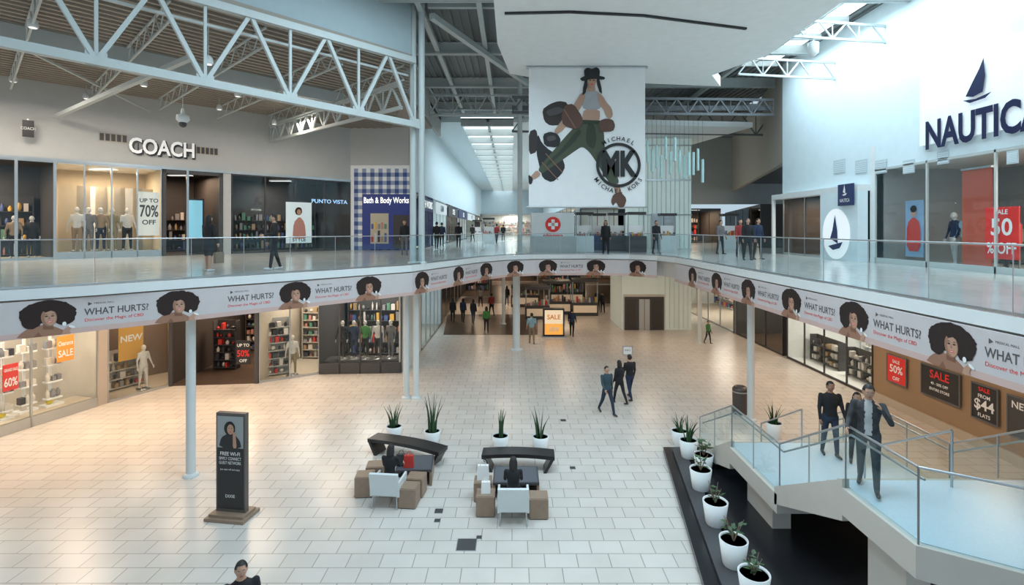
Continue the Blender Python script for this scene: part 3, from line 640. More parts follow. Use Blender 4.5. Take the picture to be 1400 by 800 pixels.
L=[
(MBr,[(741,150),(752,142),(764,138),(776,140),(778,156),(768,171),(752,172),(744,166)],1),
(MBr,[(723,180),(733,176),(736,192),(734,208),(723,212)],1),
(MBk,[(735,182),(741,196),(752,206),(768,214),(773,228),(768,238),(755,250),(742,244),(738,230),(733,208)],1),
(MG,[(793,165),(819,166),(826,180),(826,200),(832,214),(842,236),(847,250),(838,256),(830,246),(818,226),(806,208),(796,200),(784,208),(770,218),(752,230),(741,238),(735,232),(746,218),(760,202),(772,188),(784,175)],2),
(MGd,[(803,168),(812,168),(816,190),(812,206),(800,196)],2),
(MGd,[(790,176),(796,180),(784,196),(764,214),(748,228),(746,224),(768,204)],1),
(MSk,[(734,232),(740,239),(730,246),(724,243)],1),
(MSk,[(838,254),(846,250),(851,268),(844,273)],1),
(MBk,[(722,238),(729,244),(727,252),(723,252)],1),
(MTn,[(838,266),(848,262),(857,272),(853,284),(846,284),(842,276),(838,282),(835,276)],1),
(MSk,[(804,112),(813,112),(814,126),(802,126)],0),
(MGy,[(794,130),(800,124),(808,126),(816,124),(821,130),(822,142),(820,150),(798,150),(795,140)],1),
(MSk,[(798,150),(820,150),(820,162),(817,168),(797,167),(796,160)],1),
(MGd,[(795,164),(820,165),(820,170),(794,169)],0),
(MSk,[(795,126),(801,130),(797,142),(790,154),(778,166),(770,178),(761,184),(757,180),(764,170),(774,156),(784,144)],1),
(MSk,[(816,126),(823,130),(829,140),(836,148),(838,158),(833,164),(828,158),(825,150),(819,144)],1),
(MBk,[(742,184),(752,180),(762,183),(767,192),(762,202),(744,200)],1),
(MBg,[(747,187),(758,185),(761,191),(749,194)],1),
(MTn,[(818,166),(828,162),(838,164),(841,172),(838,180),(820,181)],1),
(MTn,[(772,144),(784,142),(796,160),(797,170),(788,178),(770,172),(767,160)],1),
(MBg,[(746,152),(762,146),(772,150),(766,156),(750,160)],1),
]
for i,(m,p,k) in enumerate(L): b.flat(PQ(chaikin(p,k) if k else p),-.004-.002*i,m)
for (p_,q_) in(((770,150),(786,176)),((745,210),(768,236)),((740,222),(762,246))):
    a=Q(*p_);c=Q(*q_);b.flat([(a[0],a[1]),(a[0]+.05,a[1]),(c[0]+.05,c[1]),(c[0],c[1])],-.05,M_skin3)
c=Q(809,111);b.disc(c,.17,.26,-.055,MSk,20)
b.flat(PQ([(800,108),(803,106),(803,118),(800,128),(796,131),(797,120)]),-.056,M_hair);b.flat(PQ([(815,106),(819,108),(822,120),(823,129),(819,126),(816,116)]),-.056,M_hair)
for k in(-1,1): b.disc((c[0]+k*.07,c[1]+.02),.045,.02,-.06,MBk,10)
b.disc((c[0],c[1]-.14),.06,.025,-.06,MC['sign_red'],10)
b.flat(PQ(chaikin([(799,108),(798,96),(803,93),(809,95),(815,92),(820,96),(819,108)],1)),-.062,MBk);b.flat(PQ(chaikin([(792,108),(800,104),(818,104),(827,106),(826,110),(809,108),(796,112)],1)),-.063,MBk)
cx,cz=Q(845,226);n=48
def ring(r0,r1,y,m):
    vs=[];fs=[]
    for i in range(n):
        t=2*math.pi*i/n;vs+= [(cx+r0*math.cos(t),y,cz+r0*math.sin(t)),(cx+r1*math.cos(t),y,cz+r1*math.sin(t))]
    for i in range(n):
        j=(i+1)%n;fs.append((2*i,2*i+1,2*j+1,2*j))
    b.add(vs,fs,m)
ring(.78,.90,-.07,MBk);b.text('MK',cx,cz,1.35,MBk,-.07,.05,width=1.4)
def arc(s,r,top,size,span):
    for i,ch in enumerate(s):
        if ch==' ': continue
        f=(i/(len(s)-1)-.5)*span
        if top: t=math.pi/2-f;rt=t-math.pi/2
        else: t=-math.pi/2+f;rt=t+math.pi/2
        b.textdir(ch,(cx+r*math.cos(t),cz+r*math.sin(t)),size,MBk,rt,-.07,.015)
arc('MICHAEL',1.06,True,.235,1.15);arc('MICHAEL KORS',1.06,False,.235,1.95)
b.done()
v=MB('pharmacy_kiosk');a=D(727,291,28);e=D(785,350,28);v.box(a.x,28,UP,e.x,29.6,a.z,M_white)
cx_=(a.x+e.x)/2;zc_=D(755,307,28).z;K=.42
v.disc((cx_,zc_),K,K,27.97,M_red,24);v.box(cx_-.09,27.93,zc_-.27,cx_+.09,27.96,zc_+.27,M_paper);v.box(cx_-.27,27.93,zc_-.09,cx_+.27,27.96,zc_+.09,M_paper)
v.text('pharma',cx_,zc_-.62,.36,M_red,27.96,.02);v.box(a.x-.1,27.8,UP,e.x+.1,28,UP+.9,M_wallL);v.done()
for px,d in((800,29),(818,31),(845,30),(915,31),(872,28.5),(1000,32),(668,44),(652,54)):
    p=D(px,0,d);v=MB('retail_cart');v.box(p.x-.5,d,UP,p.x+.5,d+.8,UP+.9,rnd.choice([M_char,M_white,M_navy]));v.box(p.x-.45,d+.5,UP+.9,p.x+.45,d+.7,UP+1.5,M_paper)
    for i in range(7): v.box(p.x-.42+i*.12,d+.1,UP+.9,p.x-.34+i*.12,d+.3,UP+1.0+.2*rnd.random(),rnd.choice(PROD))
    for k in(-.45,.45): v.tube((p.x+k,d+.4,UP+.9),(p.x+k,d+.4,UP+2.1),.03,M_metal,n=6)
    v.box(p.x-.5,d+.1,UP+2.1,p.x+.5,d+.7,UP+2.25,M_dark);v.done()
# ---------------------------------------------------------------- lower objects
p=G(757,461);v=MB('digital_kiosk');v.box(p.x-.66,p.y-.1,0,p.x+.66,p.y+.35,1.78,M_black)
v.box(p.x-.56,p.y-.13,.18,p.x+.56,p.y-.1,.85,mat('screen_orange',(.9,.42,.08),.4,emit=.6));v.box(p.x-.56,p.y-.13,.85,p.x+.56,p.y-.1,1.68,mat('screen_peach',(.9,.72,.5),.4,emit=.5));v.text('SALE',p.x,1.25,.4,M_orange,p.y-.14,.02);v.text('50%',p.x,.5,.35,M_paper,p.y-.14,.02)
v.box(p.x-.75,p.y-.2,0,p.x+.75,p.y+.45,.06,M_metal);v.done()
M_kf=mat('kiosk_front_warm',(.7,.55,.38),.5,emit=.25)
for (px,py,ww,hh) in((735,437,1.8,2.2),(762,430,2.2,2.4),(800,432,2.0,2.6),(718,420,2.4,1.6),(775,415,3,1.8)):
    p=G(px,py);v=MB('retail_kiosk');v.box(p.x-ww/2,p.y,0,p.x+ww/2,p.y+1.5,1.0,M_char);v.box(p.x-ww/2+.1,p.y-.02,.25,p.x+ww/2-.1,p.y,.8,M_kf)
    for k in(-1,1): v.tube((p.x+k*(ww/2-.05),p.y+.1,1),(p.x+k*(ww/2-.05),p.y+.1,hh),.04,M_metal,n=6)
    v.box(p.x-ww/2,p.y,hh,p.x+ww/2,p.y+1.5,hh+.2,M_char)
    for i in range(int(ww/.16)): v.box(p.x-ww/2+.05+i*.16,p.y+.2,1,p.x-ww/2+.17+i*.16,p.y+.5,1.1+.4*rnd.random(),rnd.choice(PROD))
    v.done()
p=G(1012,565);v=MB('trash_can');v.lathe([(.24,0),(.26,.04),(.27,.85),(.27,.9),(.2,.98),(.14,.98),(.13,.9)],(p.x,p.y,0),mat('can_bronze',(.10,.085,.08),.4,.5),20);v.lathe([(.275,.78),(.275,.82)],(p.x,p.y,0),M_metal,20);v.done()
p=G(858,503);v=MB('sign_stand');v.tube((p.x,p.y,.02),(p.x,p.y,.75),.02,M_metal);v.box(p.x-.2,p.y-.15,0,p.x+.2,p.y+.15,.03,M_metal);v.box(p.x-.24,p.y-.02,.62,p.x+.24,p.y+.02,1.05,M_metal);v.box(p.x-.2,p.y-.03,.66,p.x+.2,p.y-.02,1.01,M_paper);v.text('INFO',p.x,.85,.12,M_char,p.y-.035);v.done()
p=G(317,706);Wg=Wl((p.x-.42,p.y+.06),(p.x+.42,p.y-.06));v=MB('advertising_sign_stand',Wg.M)
v.box(-.06,-.3,0,.92,.32,.07,M_wood);v.box(.0,-.22,.07,.86,.24,.13,M_wood)
v.box(.06,-.05,.13,.80,.07,2.42,mat('sign_bronze',(.12,.10,.09),.4));v.box(.10,-.06,.2,.76,-.05,2.35,M_black)
v.box(.10,-.065,1.62,.76,-.06,2.35,mat('photo_grey',(.33,.35,.35),.6))
v.flat(chaikin([(.14,1.62),(.2,1.85),(.36,1.95),(.55,1.93),(.68,1.8),(.72,1.62)],1),-.068,M_black);v.disc((.42,2.07),.14,.17,-.069,M_hair,18,.04);v.disc((.44,2.05),.085,.12,-.071,M_skin,16);v.disc((.44,1.99),.03,.01,-.073,M_red,8)
for i,k in enumerate((-1,1)): v.disc((.44+k*.035,2.08),.016,.008,-.073,M_hair,8)
v.flat(chaikin([(.5,1.62),(.5,1.9),(.5,1.98),(.56,2.0),(.58,1.85),(.6,1.62)],1),-.07,M_skin)
v.text('FREE WI-FI',.43,1.48,.12,M_paper,-.07,.01,width=.5);v.text('SIMPLY CONNECT',.43,1.37,.1,M_paper,-.07,0,width=.56);v.text('GUEST NETWORK',.43,1.27,.1,M_paper,-.07,0,width=.56);v.text('Just open wifi and enjoy',.43,1.12,.06,M_paper,-.07,0,width=.5)
v.text('DIXIE',.43,.5,.1,M_paper,-.07,0);v.done()
def snake(x,y,z=0,r=.24,hp=.42,hl=.9,n=15):
    v=MB('potted_snake_plant');v.lathe([(r*.72,0),(r*.76,.02),(r,hp),(r*.9,hp),(r*.88,hp-.04)],(x,y,z),M_pot,20);v.lathe([(r*.89,hp-.05),(r*.89,hp-.04)],(x,y,z),M_soil,16)
    for i in range(n):
        t=rnd.uniform(0,6.28);rr=rnd.uniform(0,r*.5);bx=x+rr*math.cos(t);by=y+rr*math.sin(t);h=hl*rnd.uniform(.6,1.05);ln=rnd.uniform(.03,.28)
        w_=rnd.uniform(.025,.04);fa=rnd.uniform(0,3.14);vs=[]
        for k in range(6):
            f=k/5;cx=bx+math.cos(t)*ln*f*f;cy=by+math.sin(t)*ln*f*f;ww=w_*(1.1-f)*(1 if k else .7);vs+= [(cx-ww*math.cos(fa),cy-ww*math.sin(fa),z+hp-.05+h*f),(cx+.4*ww*math.sin(fa),cy-.4*ww*math.cos(fa),z+hp-.05+h*f),(cx+ww*math.cos(fa),cy+ww*math.sin(fa),z+hp-.05+h*f)]
        v.add(vs,[(3*k,3*k+1,3*k+4,3*k+3) for k in range(5)]+[(3*k+1,3*k+2,3*k+5,3*k+4) for k in range(5)],M_leaf)
    v.done()
def shrub(x,y,z=0,r=.28,hp=.5,hl=.6,n=26):
    v=MB('potted_shrub');v.lathe([(r*.72,0),(r*.76,.02),(r,hp),(r*.9,hp),(r*.88,hp-.04)],(x,y,z),M_pot,22);v.lathe([(r*.89,hp-.05),(r*.89,hp-.04)],(x,y,z),M_soil,16)
    for s_ in range(5):
        t=s_*1.26+rnd.random();L_=hl*rnd.uniform(.7,1.1);top=Vector((x+math.cos(t)*L_*.45,y+math.sin(t)*L_*.45,z+hp+L_));base=Vector((x,y,z+hp-.05));v.tube(base,top,.012,M_wood,.005,6)
        for k in range(n//4):
            f=.3+.7*k/(n//4);c=base.lerp(top,f);a=rnd.uniform(0,6.28);d=Vector((math.cos(a),math.sin(a),rnd.uniform(-.1,.6))).normalized();sd=d.cross(Vector((0,0,1))).normalized()*.045;l=rnd.uniform(.12,.22)
            v.add([c,c+d*l*.5+sd,c+d*l,c+d*l*.5-sd],[(0,1,2,3)],M_leaf)
    v.done()
for px,py,hl in((539,599,.75),(591,606,1.2),(684,613,.9),(739,614,.85)):
    p=G(px,py);snake(p.x,p.y,0,.26,.4,hl)
bed=MB('planter_bed');bed.prism([(4.55,15.4),(3.55,9.5),(3.2,6.5),(9,6.5),(9,15.4)],0,.14,M_granite);bed.prism([(4.75,15.2),(3.85,9.5),(3.5,6.6),(4.1,6.6),(4.3,9.5),(5.1,15.2)],.14,.2,M_char);bed.done()
p=G(934,631);snake(p.x+.1,14.6,.2,.26,.5,.75)
for px,py in((958,668),(978,716),(1003,772),(1031,822)):
    p=G(px,py,.2);shrub(p.x,p.y,.2,.27,.5,.38,14)
snake(5.2,15.9,0,.26,.45,.6);shrub(5.2,13.9,.14,.26,.45,.45);snake(8.4,16.4,0,.25,.5,.8)
def bench(p,q,name='bench'):
    W_=Wl(p,q);v=MB(name,W_.M);L_=W_.L;n=10
    for i in range(n):
        a=i/n;c=(i+1)/n;ya=.12*math.sin(math.pi*a);yc=.12*math.sin(math.pi*c)
        u=a*L_;u2=c*L_
        v.add([(u,ya-.25,.36),(u2,yc-.25,.36),(u2,yc+.25,.36),(u,ya+.25,.36),(u,ya-.25,.46),(u2,yc-.25,.46),(u2,yc+.25,.46),(u,ya+.25,.46)],[(0,3,2,1),(4,5,6,7),(0,1,5,4),(2,3,7,6),(3,0,4,7),(1,2,6,5)],M_black)
    for s_ in(0,1):
        a=0 if not s_ else L_;d=.28 if not s_ else -.28
        v.add([(a,-.25,.4),(a,.25,.4),(a+d*.35,.25,.4),(a+d*.35,-.25,.4),(a+d*.8,-.25,0),(a+d*.8,.25,0),(a+d*1.1,.25,0),(a+d*1.1,-.25,0)],[(0,1,2,3),(4,7,6,5),(0,4,5,1),(2,6,7,3),(0,3,7,4),(1,5,6,2)],M_black)
    v.done()
bench((-4.2,15.45),(-1.95,14.5));bench((-.83,14.35),(1.18,14.25))
M_chair=mat('chair_white_shell',(.70,.74,.75),.35)
def lounge(x,y,yaw,name='lounge_chair'):
    M=Matrix.Translation((x,y,0))@Matrix.Rotation(yaw,4,'Z');v=MB(name,M)
    v.box(-.33,-.32,.30,.33,.3,.42,M_chair)
    R=Matrix.Rotation(-.18,3,'X')
    v.cbox((0,.33,.60),(.70,.07,.55),M_chair,R)
    for k in(-1,1):
        v.cbox((k*.335,0,.46),(.05,.62,.34),M_chair);v.tube((k*.29,-.27,.3),(k*.31,-.3,0),.018,M_metal);v.tube((k*.29,.27,.3),(k*.31,.32,0),.018,M_metal)
    v.box(-.28,-.3,.42,.28,.25,.47,M_string);v.done()
def cube_stool(x,y,yaw,name='wooden_cube_stool',s_=.44,h=.46):
    M=Matrix.Translation((x,y,0))@Matrix.Rotation(yaw,4,'Z');v=MB(name,M);k=s_/2;e=.02
    v.prism([(-k+e,-k),(k-e,-k),(k,-k+e),(k,k-e),(k-e,k),(-k+e,k),(-k,k-e),(-k,-k+e)],.02,h,M_wood)
    v.box(-k+.02,-k+.02,0,k-.02,k-.02,.02,M_char);v.box(-k-.002,-.004,.02,-k+.01,.004,h+.001,M_char);v.prism([(-k+.03,-k+.03),(k-.03,-k+.03),(k-.03,k-.03),(-k+.03,k-.03)],h,h+.012,M_wood);v.done()
def low_table(x,y,yaw,sx,sy):
    M=Matrix.Translation((x,y,0))@Matrix.Rotation(yaw,4,'Z');v=MB('low_table',M)
    v.box(-sx/2,-sy/2,.36,sx/2,sy/2,.42,M_char);v.box(-sx/2+.04,-sy/2+.04,.42,sx/2-.04,sy/2-.04,.425,mat('table_slate',(.09,.10,.12),.4))
    v.box(-sx/2,-sy/2,0,-sx/2+.06,sy/2,.36,M_wood);v.box(sx/2-.06,-sy/2,0,sx/2,sy/2,.36,M_wood);v.box(-sx/2+.06,sy/2-.08,0,sx/2-.06,sy/2-.02,.36,M_wood);v.done()
lounge(-3.02,12.55,math.pi-.1);cube_stool(-3.72,12.95,.1,h=.5);cube_stool(-3.6,13.5,.1,h=.5);cube_stool(-2.5,12.45,-.1);cube_stool(-2.42,12.95,-.1);low_table(-2.6,13.75,.08,.95,.9)
lounge(.03,11.85,math.pi);cube_stool(-.62,12.1,0);cube_stool(.62,12.0,0);low_table(.1,13.1,0,1.15,.9);cube_stool(-.72,12.75,0)
def bag(x,y,z,m,s_=.3,name='shopping_bag'):
    v=MB(name);a=s_/2;v.add([(x-a,y-.08,z),(x+a,y-.08,z),(x+a,y+.08,z),(x-a,y+.08,z),(x-a*.9,y-.05,z+s_*1.15),(x+a*.9,y-.05,z+s_*1.15),(x+a*.9,y+.05,z+s_*1.15),(x-a*.9,y+.05,z+s_*1.15)],[(0,3,2,1),(0,1,5,4),(1,2,6,5),(2,3,7,6),(3,0,4,7),(4,5,6,7)],m)
    for k in(-.05,.05):
        pr=None
        for i in range(7):
            t=math.pi*i/6;c=Vector((x+math.cos(t)*a*.5,y+k,z+s_*1.15+math.sin(t)*s_*.35))
            if pr: v.tube(pr,c,.006,m,n=5)
            pr=c
    v.done()
bag(-2.72,13.5,.43,PROD[0],.26);bag(-2.95,13.6,.43,M_char,.25);bag(-.72,12.75,.475,M_paper,.3);bag(-.62,12.1,.475,M_paper,.22)
# ---------------------------------------------------------------- stairs
st=MB('staircase')
X0,X1=5.6,9.0
def flight(ya,za,yb,zb,n,x0=X0,x1=X1):
    for i in range(n):
        z=za+(zb-za)*(i+1)/n;y0=ya+(yb-ya)*i/n;y1=ya+(yb-ya)*(i+1)/n
        st.box(x0,min(y0,y1),max(0,z-.3),x1,max(y0,y1),z,M_concrete)
        st.box(x0,max(y0,y1)-.04,z-.03,x1,max(y0,y1)+.02,z+.001,M_beige)
    for xx in(x0-.12,x1):
        st.add([(xx+a,y,z) for a in(0,.12) for (y,z) in((ya+.1,max(0,za-.25)),(ya+.1,za+.12),(yb,zb+.15),(yb,zb-.55))],[(0,1,2,3),(7,6,5,4),(0,4,5,1),(1,5,6,2),(2,6,7,3),(3,7,4,0)],M_string)
ZL=2.4;ZM=1.2
flight(15.0,0,12.9,ZM,7);st.box(X0-.12,10.6,ZM-.4,X1+.12,12.9,ZM,M_string);st.box(X0,10.6,ZM,X1,12.9,ZM+.012,M_concrete)
flight(10.6,ZM,8.5,ZL,7)
LP=[(X0-.12,8.5),(X0-.12,6.95),(6.5,6.3),(9.12,6.3),(9.12,8.5)]
st.prism(LP,ZL-.45,ZL,M_string);st.prism([(X0,8.5),(X0,7.0),(6.52,6.4),(9,6.4),(9,8.5)],ZL,ZL+.012,M_concrete)
flight(6.3,ZL,1.4,UP,17,6.9,9.0)
st.box(X0+.1,7.4,0.14,X0+.45,8.2,ZL-.45,M_string);st.box(X0+.1,11.2,0.14,X0+.5,12.4,ZM-.4,M_string)
st.done()
rg=MB('stair_glass_railing')
def rail(p,q,za,zb,n,h=1.05,hand=True):
    p=Vector(p);q=Vector(q)
    for i in range(n):
        a=i/n;c=(i+1)/n;A=p.lerp(q,a);B=p.lerp(q,c);z1=za+(zb-za)*a;z2=za+(zb-za)*c
        d=(B-A).normalized()*.02
        rg.add([(A.x+d.x,A.y+d.y,z1-.1),(B.x-d.x,B.y-d.y,z2-.1),(B.x-d.x,B.y-d.y,z2+h-.03),(A.x+d.x,A.y+d.y,z1+h-.03)],[(0,1,2,3)],M_rail)
        rg.tube((A.x,A.y,z1-.15),(A.x,A.y,z1+h),.014,M_metal)
    rg.tube((q.x,q.y,zb-.15),(q.x,q.y,zb+h),.014,M_metal);rg.tube((p.x,p.y,za+h),(q.x,q.y,zb+h),.02,M_metal)
    if hand:
        rg.tube((p.x+.1,p.y+.02,za+h-.18),(q.x+.1,q.y+.02,zb+h-.18),.018,M_metal)
xr=X0-.06
rail((xr,15.1),(xr,12.9),.1,ZM,2);rail((xr,12.9),(xr,10.6),ZM,ZM,2);rail((xr,10.6),(xr,8.5),ZM,ZL,2);rail((xr,8.5),(xr,6.98),ZL,ZL,1);rail((xr,6.98),(6.5,6.36),ZL,ZL,1,hand=False);rail((6.5,6.36),(6.9,6.36),ZL,ZL,1,hand=False)
xr2=X1+.06
rail((xr2,15.1),(xr2,12.9),.1,ZM,2);rail((xr2,12.9),(xr2,10.6),ZM,ZM,2);rail((xr2,10.6),(xr2,8.5),ZM,ZL,2);rail((xr2,8.5),(xr2,6.4),ZL,ZL,1);rail((6.96,6.3),(6.96,1.5),ZL,UP,4)
xm=7.3
rg.tube((xm,15,1.0),(xm,12.9,ZM+.95),.02,M_metal);rg.tube((xm,10.6,ZM+.95),(xm,8.5,ZL+.95),.02,M_metal)
for y,z in((15,0.05),(12.9,ZM),(10.6,ZM),(8.5,ZL)): rg.tube((xm,y,z),(xm,y,z+.95),.02,M_metal)
rg.done()
# ---------------------------------------------------------------- people
SH=mat('shoes_dark',(.03,.03,.03),.5);SHW=mat('shoes_white',(.6,.6,.6),.5);EYE=mat('eye_white',(.8,.8,.78),.3);LIP=mat('lips',(.4,.12,.1),.5)
def capsule(vs,fs,p,q,r1,r2,n=10):
    d=(q-p);L_=d.length;d=d.normalized();a=d.orthogonal().normalized();b_=d.cross(a);rings=[]
    for k in range(1,4): t=math.pi/2*(1-k/4);rings.append((-math.sin(t)*r1,math.cos(t)*r1))
    rings.append((0,r1));rings.append((L_,r2))
    for k in range(1,4): t=math.pi/2*k/4;rings.append((L_+math.sin(t)*r2,math.cos(t)*r2))
    o=len(vs)
    for s_,r in rings:
        for i in range(n): t=2*math.pi*i/n;vs.append(p+d*s_+(a*math.cos(t)+b_*math.sin(t))*r)
    k=len(rings)
    for j in range(k-1):
        for i in range(n): fs.append((o+j*n+i,o+j*n+(i+1)%n,o+(j+1)*n+(i+1)%n,o+(j+1)*n+i))
    fs.append(tuple(o+i for i in range(n))[::-1]);fs.append(tuple(o+(k-1)*n+i for i in range(n)))
def segd(c,p,q,r1,r2):
    d=q-p;t=max(0,min(1,(c-p).dot(d)/max(1e-9,d.dot(d))));return (c-(p+d*t)).length-(r1+(r2-r1)*t)
def lv(a,ab,side): return Vector((side*math.sin(ab),-math.sin(a)*math.cos(ab),-math.cos(a)*math.cos(ab)))
R_=math.radians
def person(name,x,y,z,yaw,h=1.72,top=None,pants=None,skin=M_skin,hair=M_hair,shoes=SH,lh=(0,0),rh=(0,0),la=(5,8,15),ra=(5,8,15),lean=0,hy=0,hp=0,long=False,fem=False,sit=None,short=False,skirt=False,vox=.02,fold=.006,sleeve=True,mann=False,bags=None,inner=None,phone=None):
    K=h;sw=(.1 if fem else .112);hw=.052
    Rl=Matrix.Rotation(R_(lean),3,'X')
    legs={}
    for sd,(a,k) in((1,lh),(-1,rh)):
        th=lv(R_(a),.03,sd)*.245;sn=lv(R_(a-k),.02,sd)*.235
        hip=Vector((sd*hw,0,0));kn=hip+th;an=kn+sn
        pitch=R_(max(-8,min(35,-(a-k)*.7)) if (a-k)<-8 else 0)
        fd=Vector((sd*.12,-math.cos(pitch),-math.sin(pitch)))
        fd.normalize()
        legs[sd]=(hip,kn,an,an+Vector((0,.025,-.03)),an+fd*.1+Vector((0,0,-.028)))
    low=min(min(l[3].z,l[4].z) for l in legs.values())-.017
    pz=-low if sit is None else sit/K+.06
    P0=Vector((0,0,pz))
    for sd in(1,-1): legs[sd]=tuple(v+P0 for v in legs[sd])
    T=lambda v:P0+Rl@Vector(v)
    arms={}
    for sd,(a,ab,e) in((1,la),(-1,ra)):
        s_=T((sd*sw,0,.285));u=lv(R_(a+lean*-1),R_(ab),sd)*.17
        f=lv(R_(a-lean+e),R_(ab*.4 if e<70 else -ab-8),sd)*.15
        arms[sd]=(s_,s_+u,s_+u+f)
    segs=[];vs=[];fs=[]
    def S(p,q,r1,r2,lab): segs.append((p,q,r1,r2,lab));capsule(vs,fs,p*K,q*K,r1*K,r2*K)
    fo=fold
    secs=[(-.045,.075,.058),(-.01,.09,.066),(.04,.09 if fem else .086,.062),(.11,.072 if fem else .08,.054),(.19,.088 if fem else .096,.064),(.255,sw*.98,.058),(.295,sw*.72,.048),(.325,.036,.036),(.345,.03,.032)]
    n=16;o=len(vs)
    for zz,a,b_ in secs:
        for i in range(n):
            t=2*math.pi*i/n;vs.append(T(((a+fo)*math.cos(t),(b_+fo)*math.sin(t),zz))*K)
    for q_ in range(len(secs)-1):
        for i in range(n): fs.append((o+q_*n+i,o+q_*n+(i+1)%n,o+(q_+1)*n+(i+1)%n,o+(q_+1)*n+i))
    fs.append(tuple(o+i for i in range(n))[::-1]);fs.append(tuple(o+(len(secs)-1)*n+i for i in range(n)))
    hem=.0 if not skirt else -.12
    segs.append((T((0,0,.03+hem)),T((0,0,.24)),.08,.09,'top'));segs.append((T((-sw*.7,0,.27)),T((sw*.7,0,.27)),.05,.05,'top'))
    segs.append((T((0,0,-.03+min(0,hem))),T((0,0,-.02)),.075,.085,'pants'))
    capsule(vs,fs,T((0,0,.3))*K,T((0,-.012,.37))*K,.03*K,.029*K);segs.append((T((0,0,.335)),T((0,-.012,.38)),.03,.03,'skin'))
    for sd in(1,-1):
        hip,kn,an,he,to=legs[sd]
        S(hip,kn,.055,.038,'pants');S(kn,an,.038,.027 if not short else .022,'skin' if short else 'pants')
        S(he,to,.024,.02,'shoe')
        s_,el,wr_=arms[sd];S(s_,el,.034,.027,'top');S(el,wr_,.026,.019,'top' if sleeve else 'skin')
    if skirt:
        o=len(vs);sk_=[(.02,.09,.065),(-.08,.105,.085),(-.16,.115,.1)]
        for zz,a,b_ in sk_:
            for i in range(n): t=2*math.pi*i/n;vs.append(T((a*math.cos(t),b_*math.sin(t),zz))*K)
        for q_ in range(2):
            for i in range(n): fs.append((o+q_*n+i,o+(q_+1)*n+i,o+(q_+1)*n+(i+1)%n,o+q_*n+(i+1)%n))
        fs.append(tuple(o+i for i in range(n)));fs.append(tuple(o+2*n+i for i in range(n))[::-1])
        segs.append((T((0,0,.0)),T((0,0,-.15)),.09,.11,'top'))
    me=bpy.data.meshes.new('tmp');me.from_pydata(vs,[],fs);me.update()
    ob=bpy.data.objects.new('tmp',me);bpy.context.collection.objects.link(ob)
    md=ob.modifiers.new('r','REMESH');md.mode='VOXEL';md.voxel_size=vox
    md=ob.modifiers.new('s','SMOOTH');md.iterations=4;md.factor=.5
    bpy.context.view_layer.update()
    m2=bpy.data.meshes.new_from_object(ob.evaluated_get(bpy.context.evaluated_depsgraph_get()))
    V=[v.co.copy() for v in m2.vertices];PF=[tuple(p.vertices) for p in m2.polygons]
    bpy.data.objects.remove(ob);bpy.data.meshes.remove(me);bpy.data.meshes.remove(m2)
    M=Matrix.Translation((x,y,z))@Matrix.Rotation(yaw,4,'Z');B=MB(name,M)
    lm={'top':top,'pants':pants,'skin':skin,'shoe':shoes}
    groups={}
    ik=1/K
    for f in PF:
        c=Vector((0,0,0))
        for i in f: c+=V[i]
        c*=ik/len(f);best=1e9;lb='top'
        for s_ in segs:
            dd=segd(c,s_[0],s_[1],s_[2],s_[3])
            if dd<best: best=dd;lb=s_[4]
        if inner and lb=='top' and abs(c.x)<.028 and (Rl.transposed()@(c-P0)).y<-.02 : lb='inner'
        groups.setdefault(lb,[]).append(f)
    lm['inner']=inner
    o=len(B.v);B.v+=[M@v for v in V]
    for lb,fl_ in groups.items():
        k=B.mi(lm[lb])
        for f in fl_: B.f.append(tuple(i+o for i in f));B.m.append(k);B.sm.append(True)
    Rh=Rl@Matrix.Rotation(R_(hy),3,'Z')@Matrix.Rotation(R_(hp),3,'X');hc=T((0,-.008,.0))+Rl@Vector((0,0,.375))+Rh@Vector((0,-.008,.035))
    HH=.066;n=18;k_=14;vs=[];fs=[]
    for a in range(k_+1):
        ph=math.pi*a/k_
        for i in range(n):
            t=2*math.pi*i/n;zz=math.cos(ph);xx=math.sin(ph)*math.cos(t);yy=math.sin(ph)*math.sin(t)
            w_=.047;d=.056
            if zz<0: w_*=1-.28*zz*zz;d*=1-.12*zz*zz
            if yy<-.3 and abs(xx)<.5 and .0<zz<.25: yy*=.95
            vs.append((hc+Rh@Vector((xx*w_,yy*d,zz*HH)))*K)
    fs=[(a*n+i,(a+1)*n+i,(a+1)*n+(i+1)%n,a*n+(i+1)%n) for a in range(k_) for i in range(n)]
    B.add(vs,fs,skin,True)
    HL=lambda q_:(hc+Rh@Vector(q_))*K
    nv=[HL(q_) for q_ in((-.004,-.053,.012),(.004,-.053,.012),(-.009,-.053,-.016),(.009,-.053,-.016),(0,-.067,-.013),(0,-.05,-.02))]
    B.add(nv,[(0,1,4),(0,4,2),(1,3,4),(2,4,5),(4,3,5)],skin,True)
    for sd in(1,-1):
        B.ell(HL((sd*.047,.004,-.002)),(.005*K,.01*K,.016*K),skin,8,5,Rh)
        if not mann:
            B.ell(HL((sd*.018,-.0475,.003)),(.0075*K,.004*K,.0045*K),EYE,8,5,Rh);B.ell(HL((sd*.018,-.0505,.003)),(.0033*K,.002*K,.0036*K),M_black,6,4,Rh)
            B.ell(HL((sd*.018,-.049,.013)),(.01*K,.003*K,.002*K),hair,8,4,Rh)
    if not mann: B.ell(HL((0,-.0495,-.033)),(.014*K,.005*K,.0045*K),LIP,8,5,Rh)
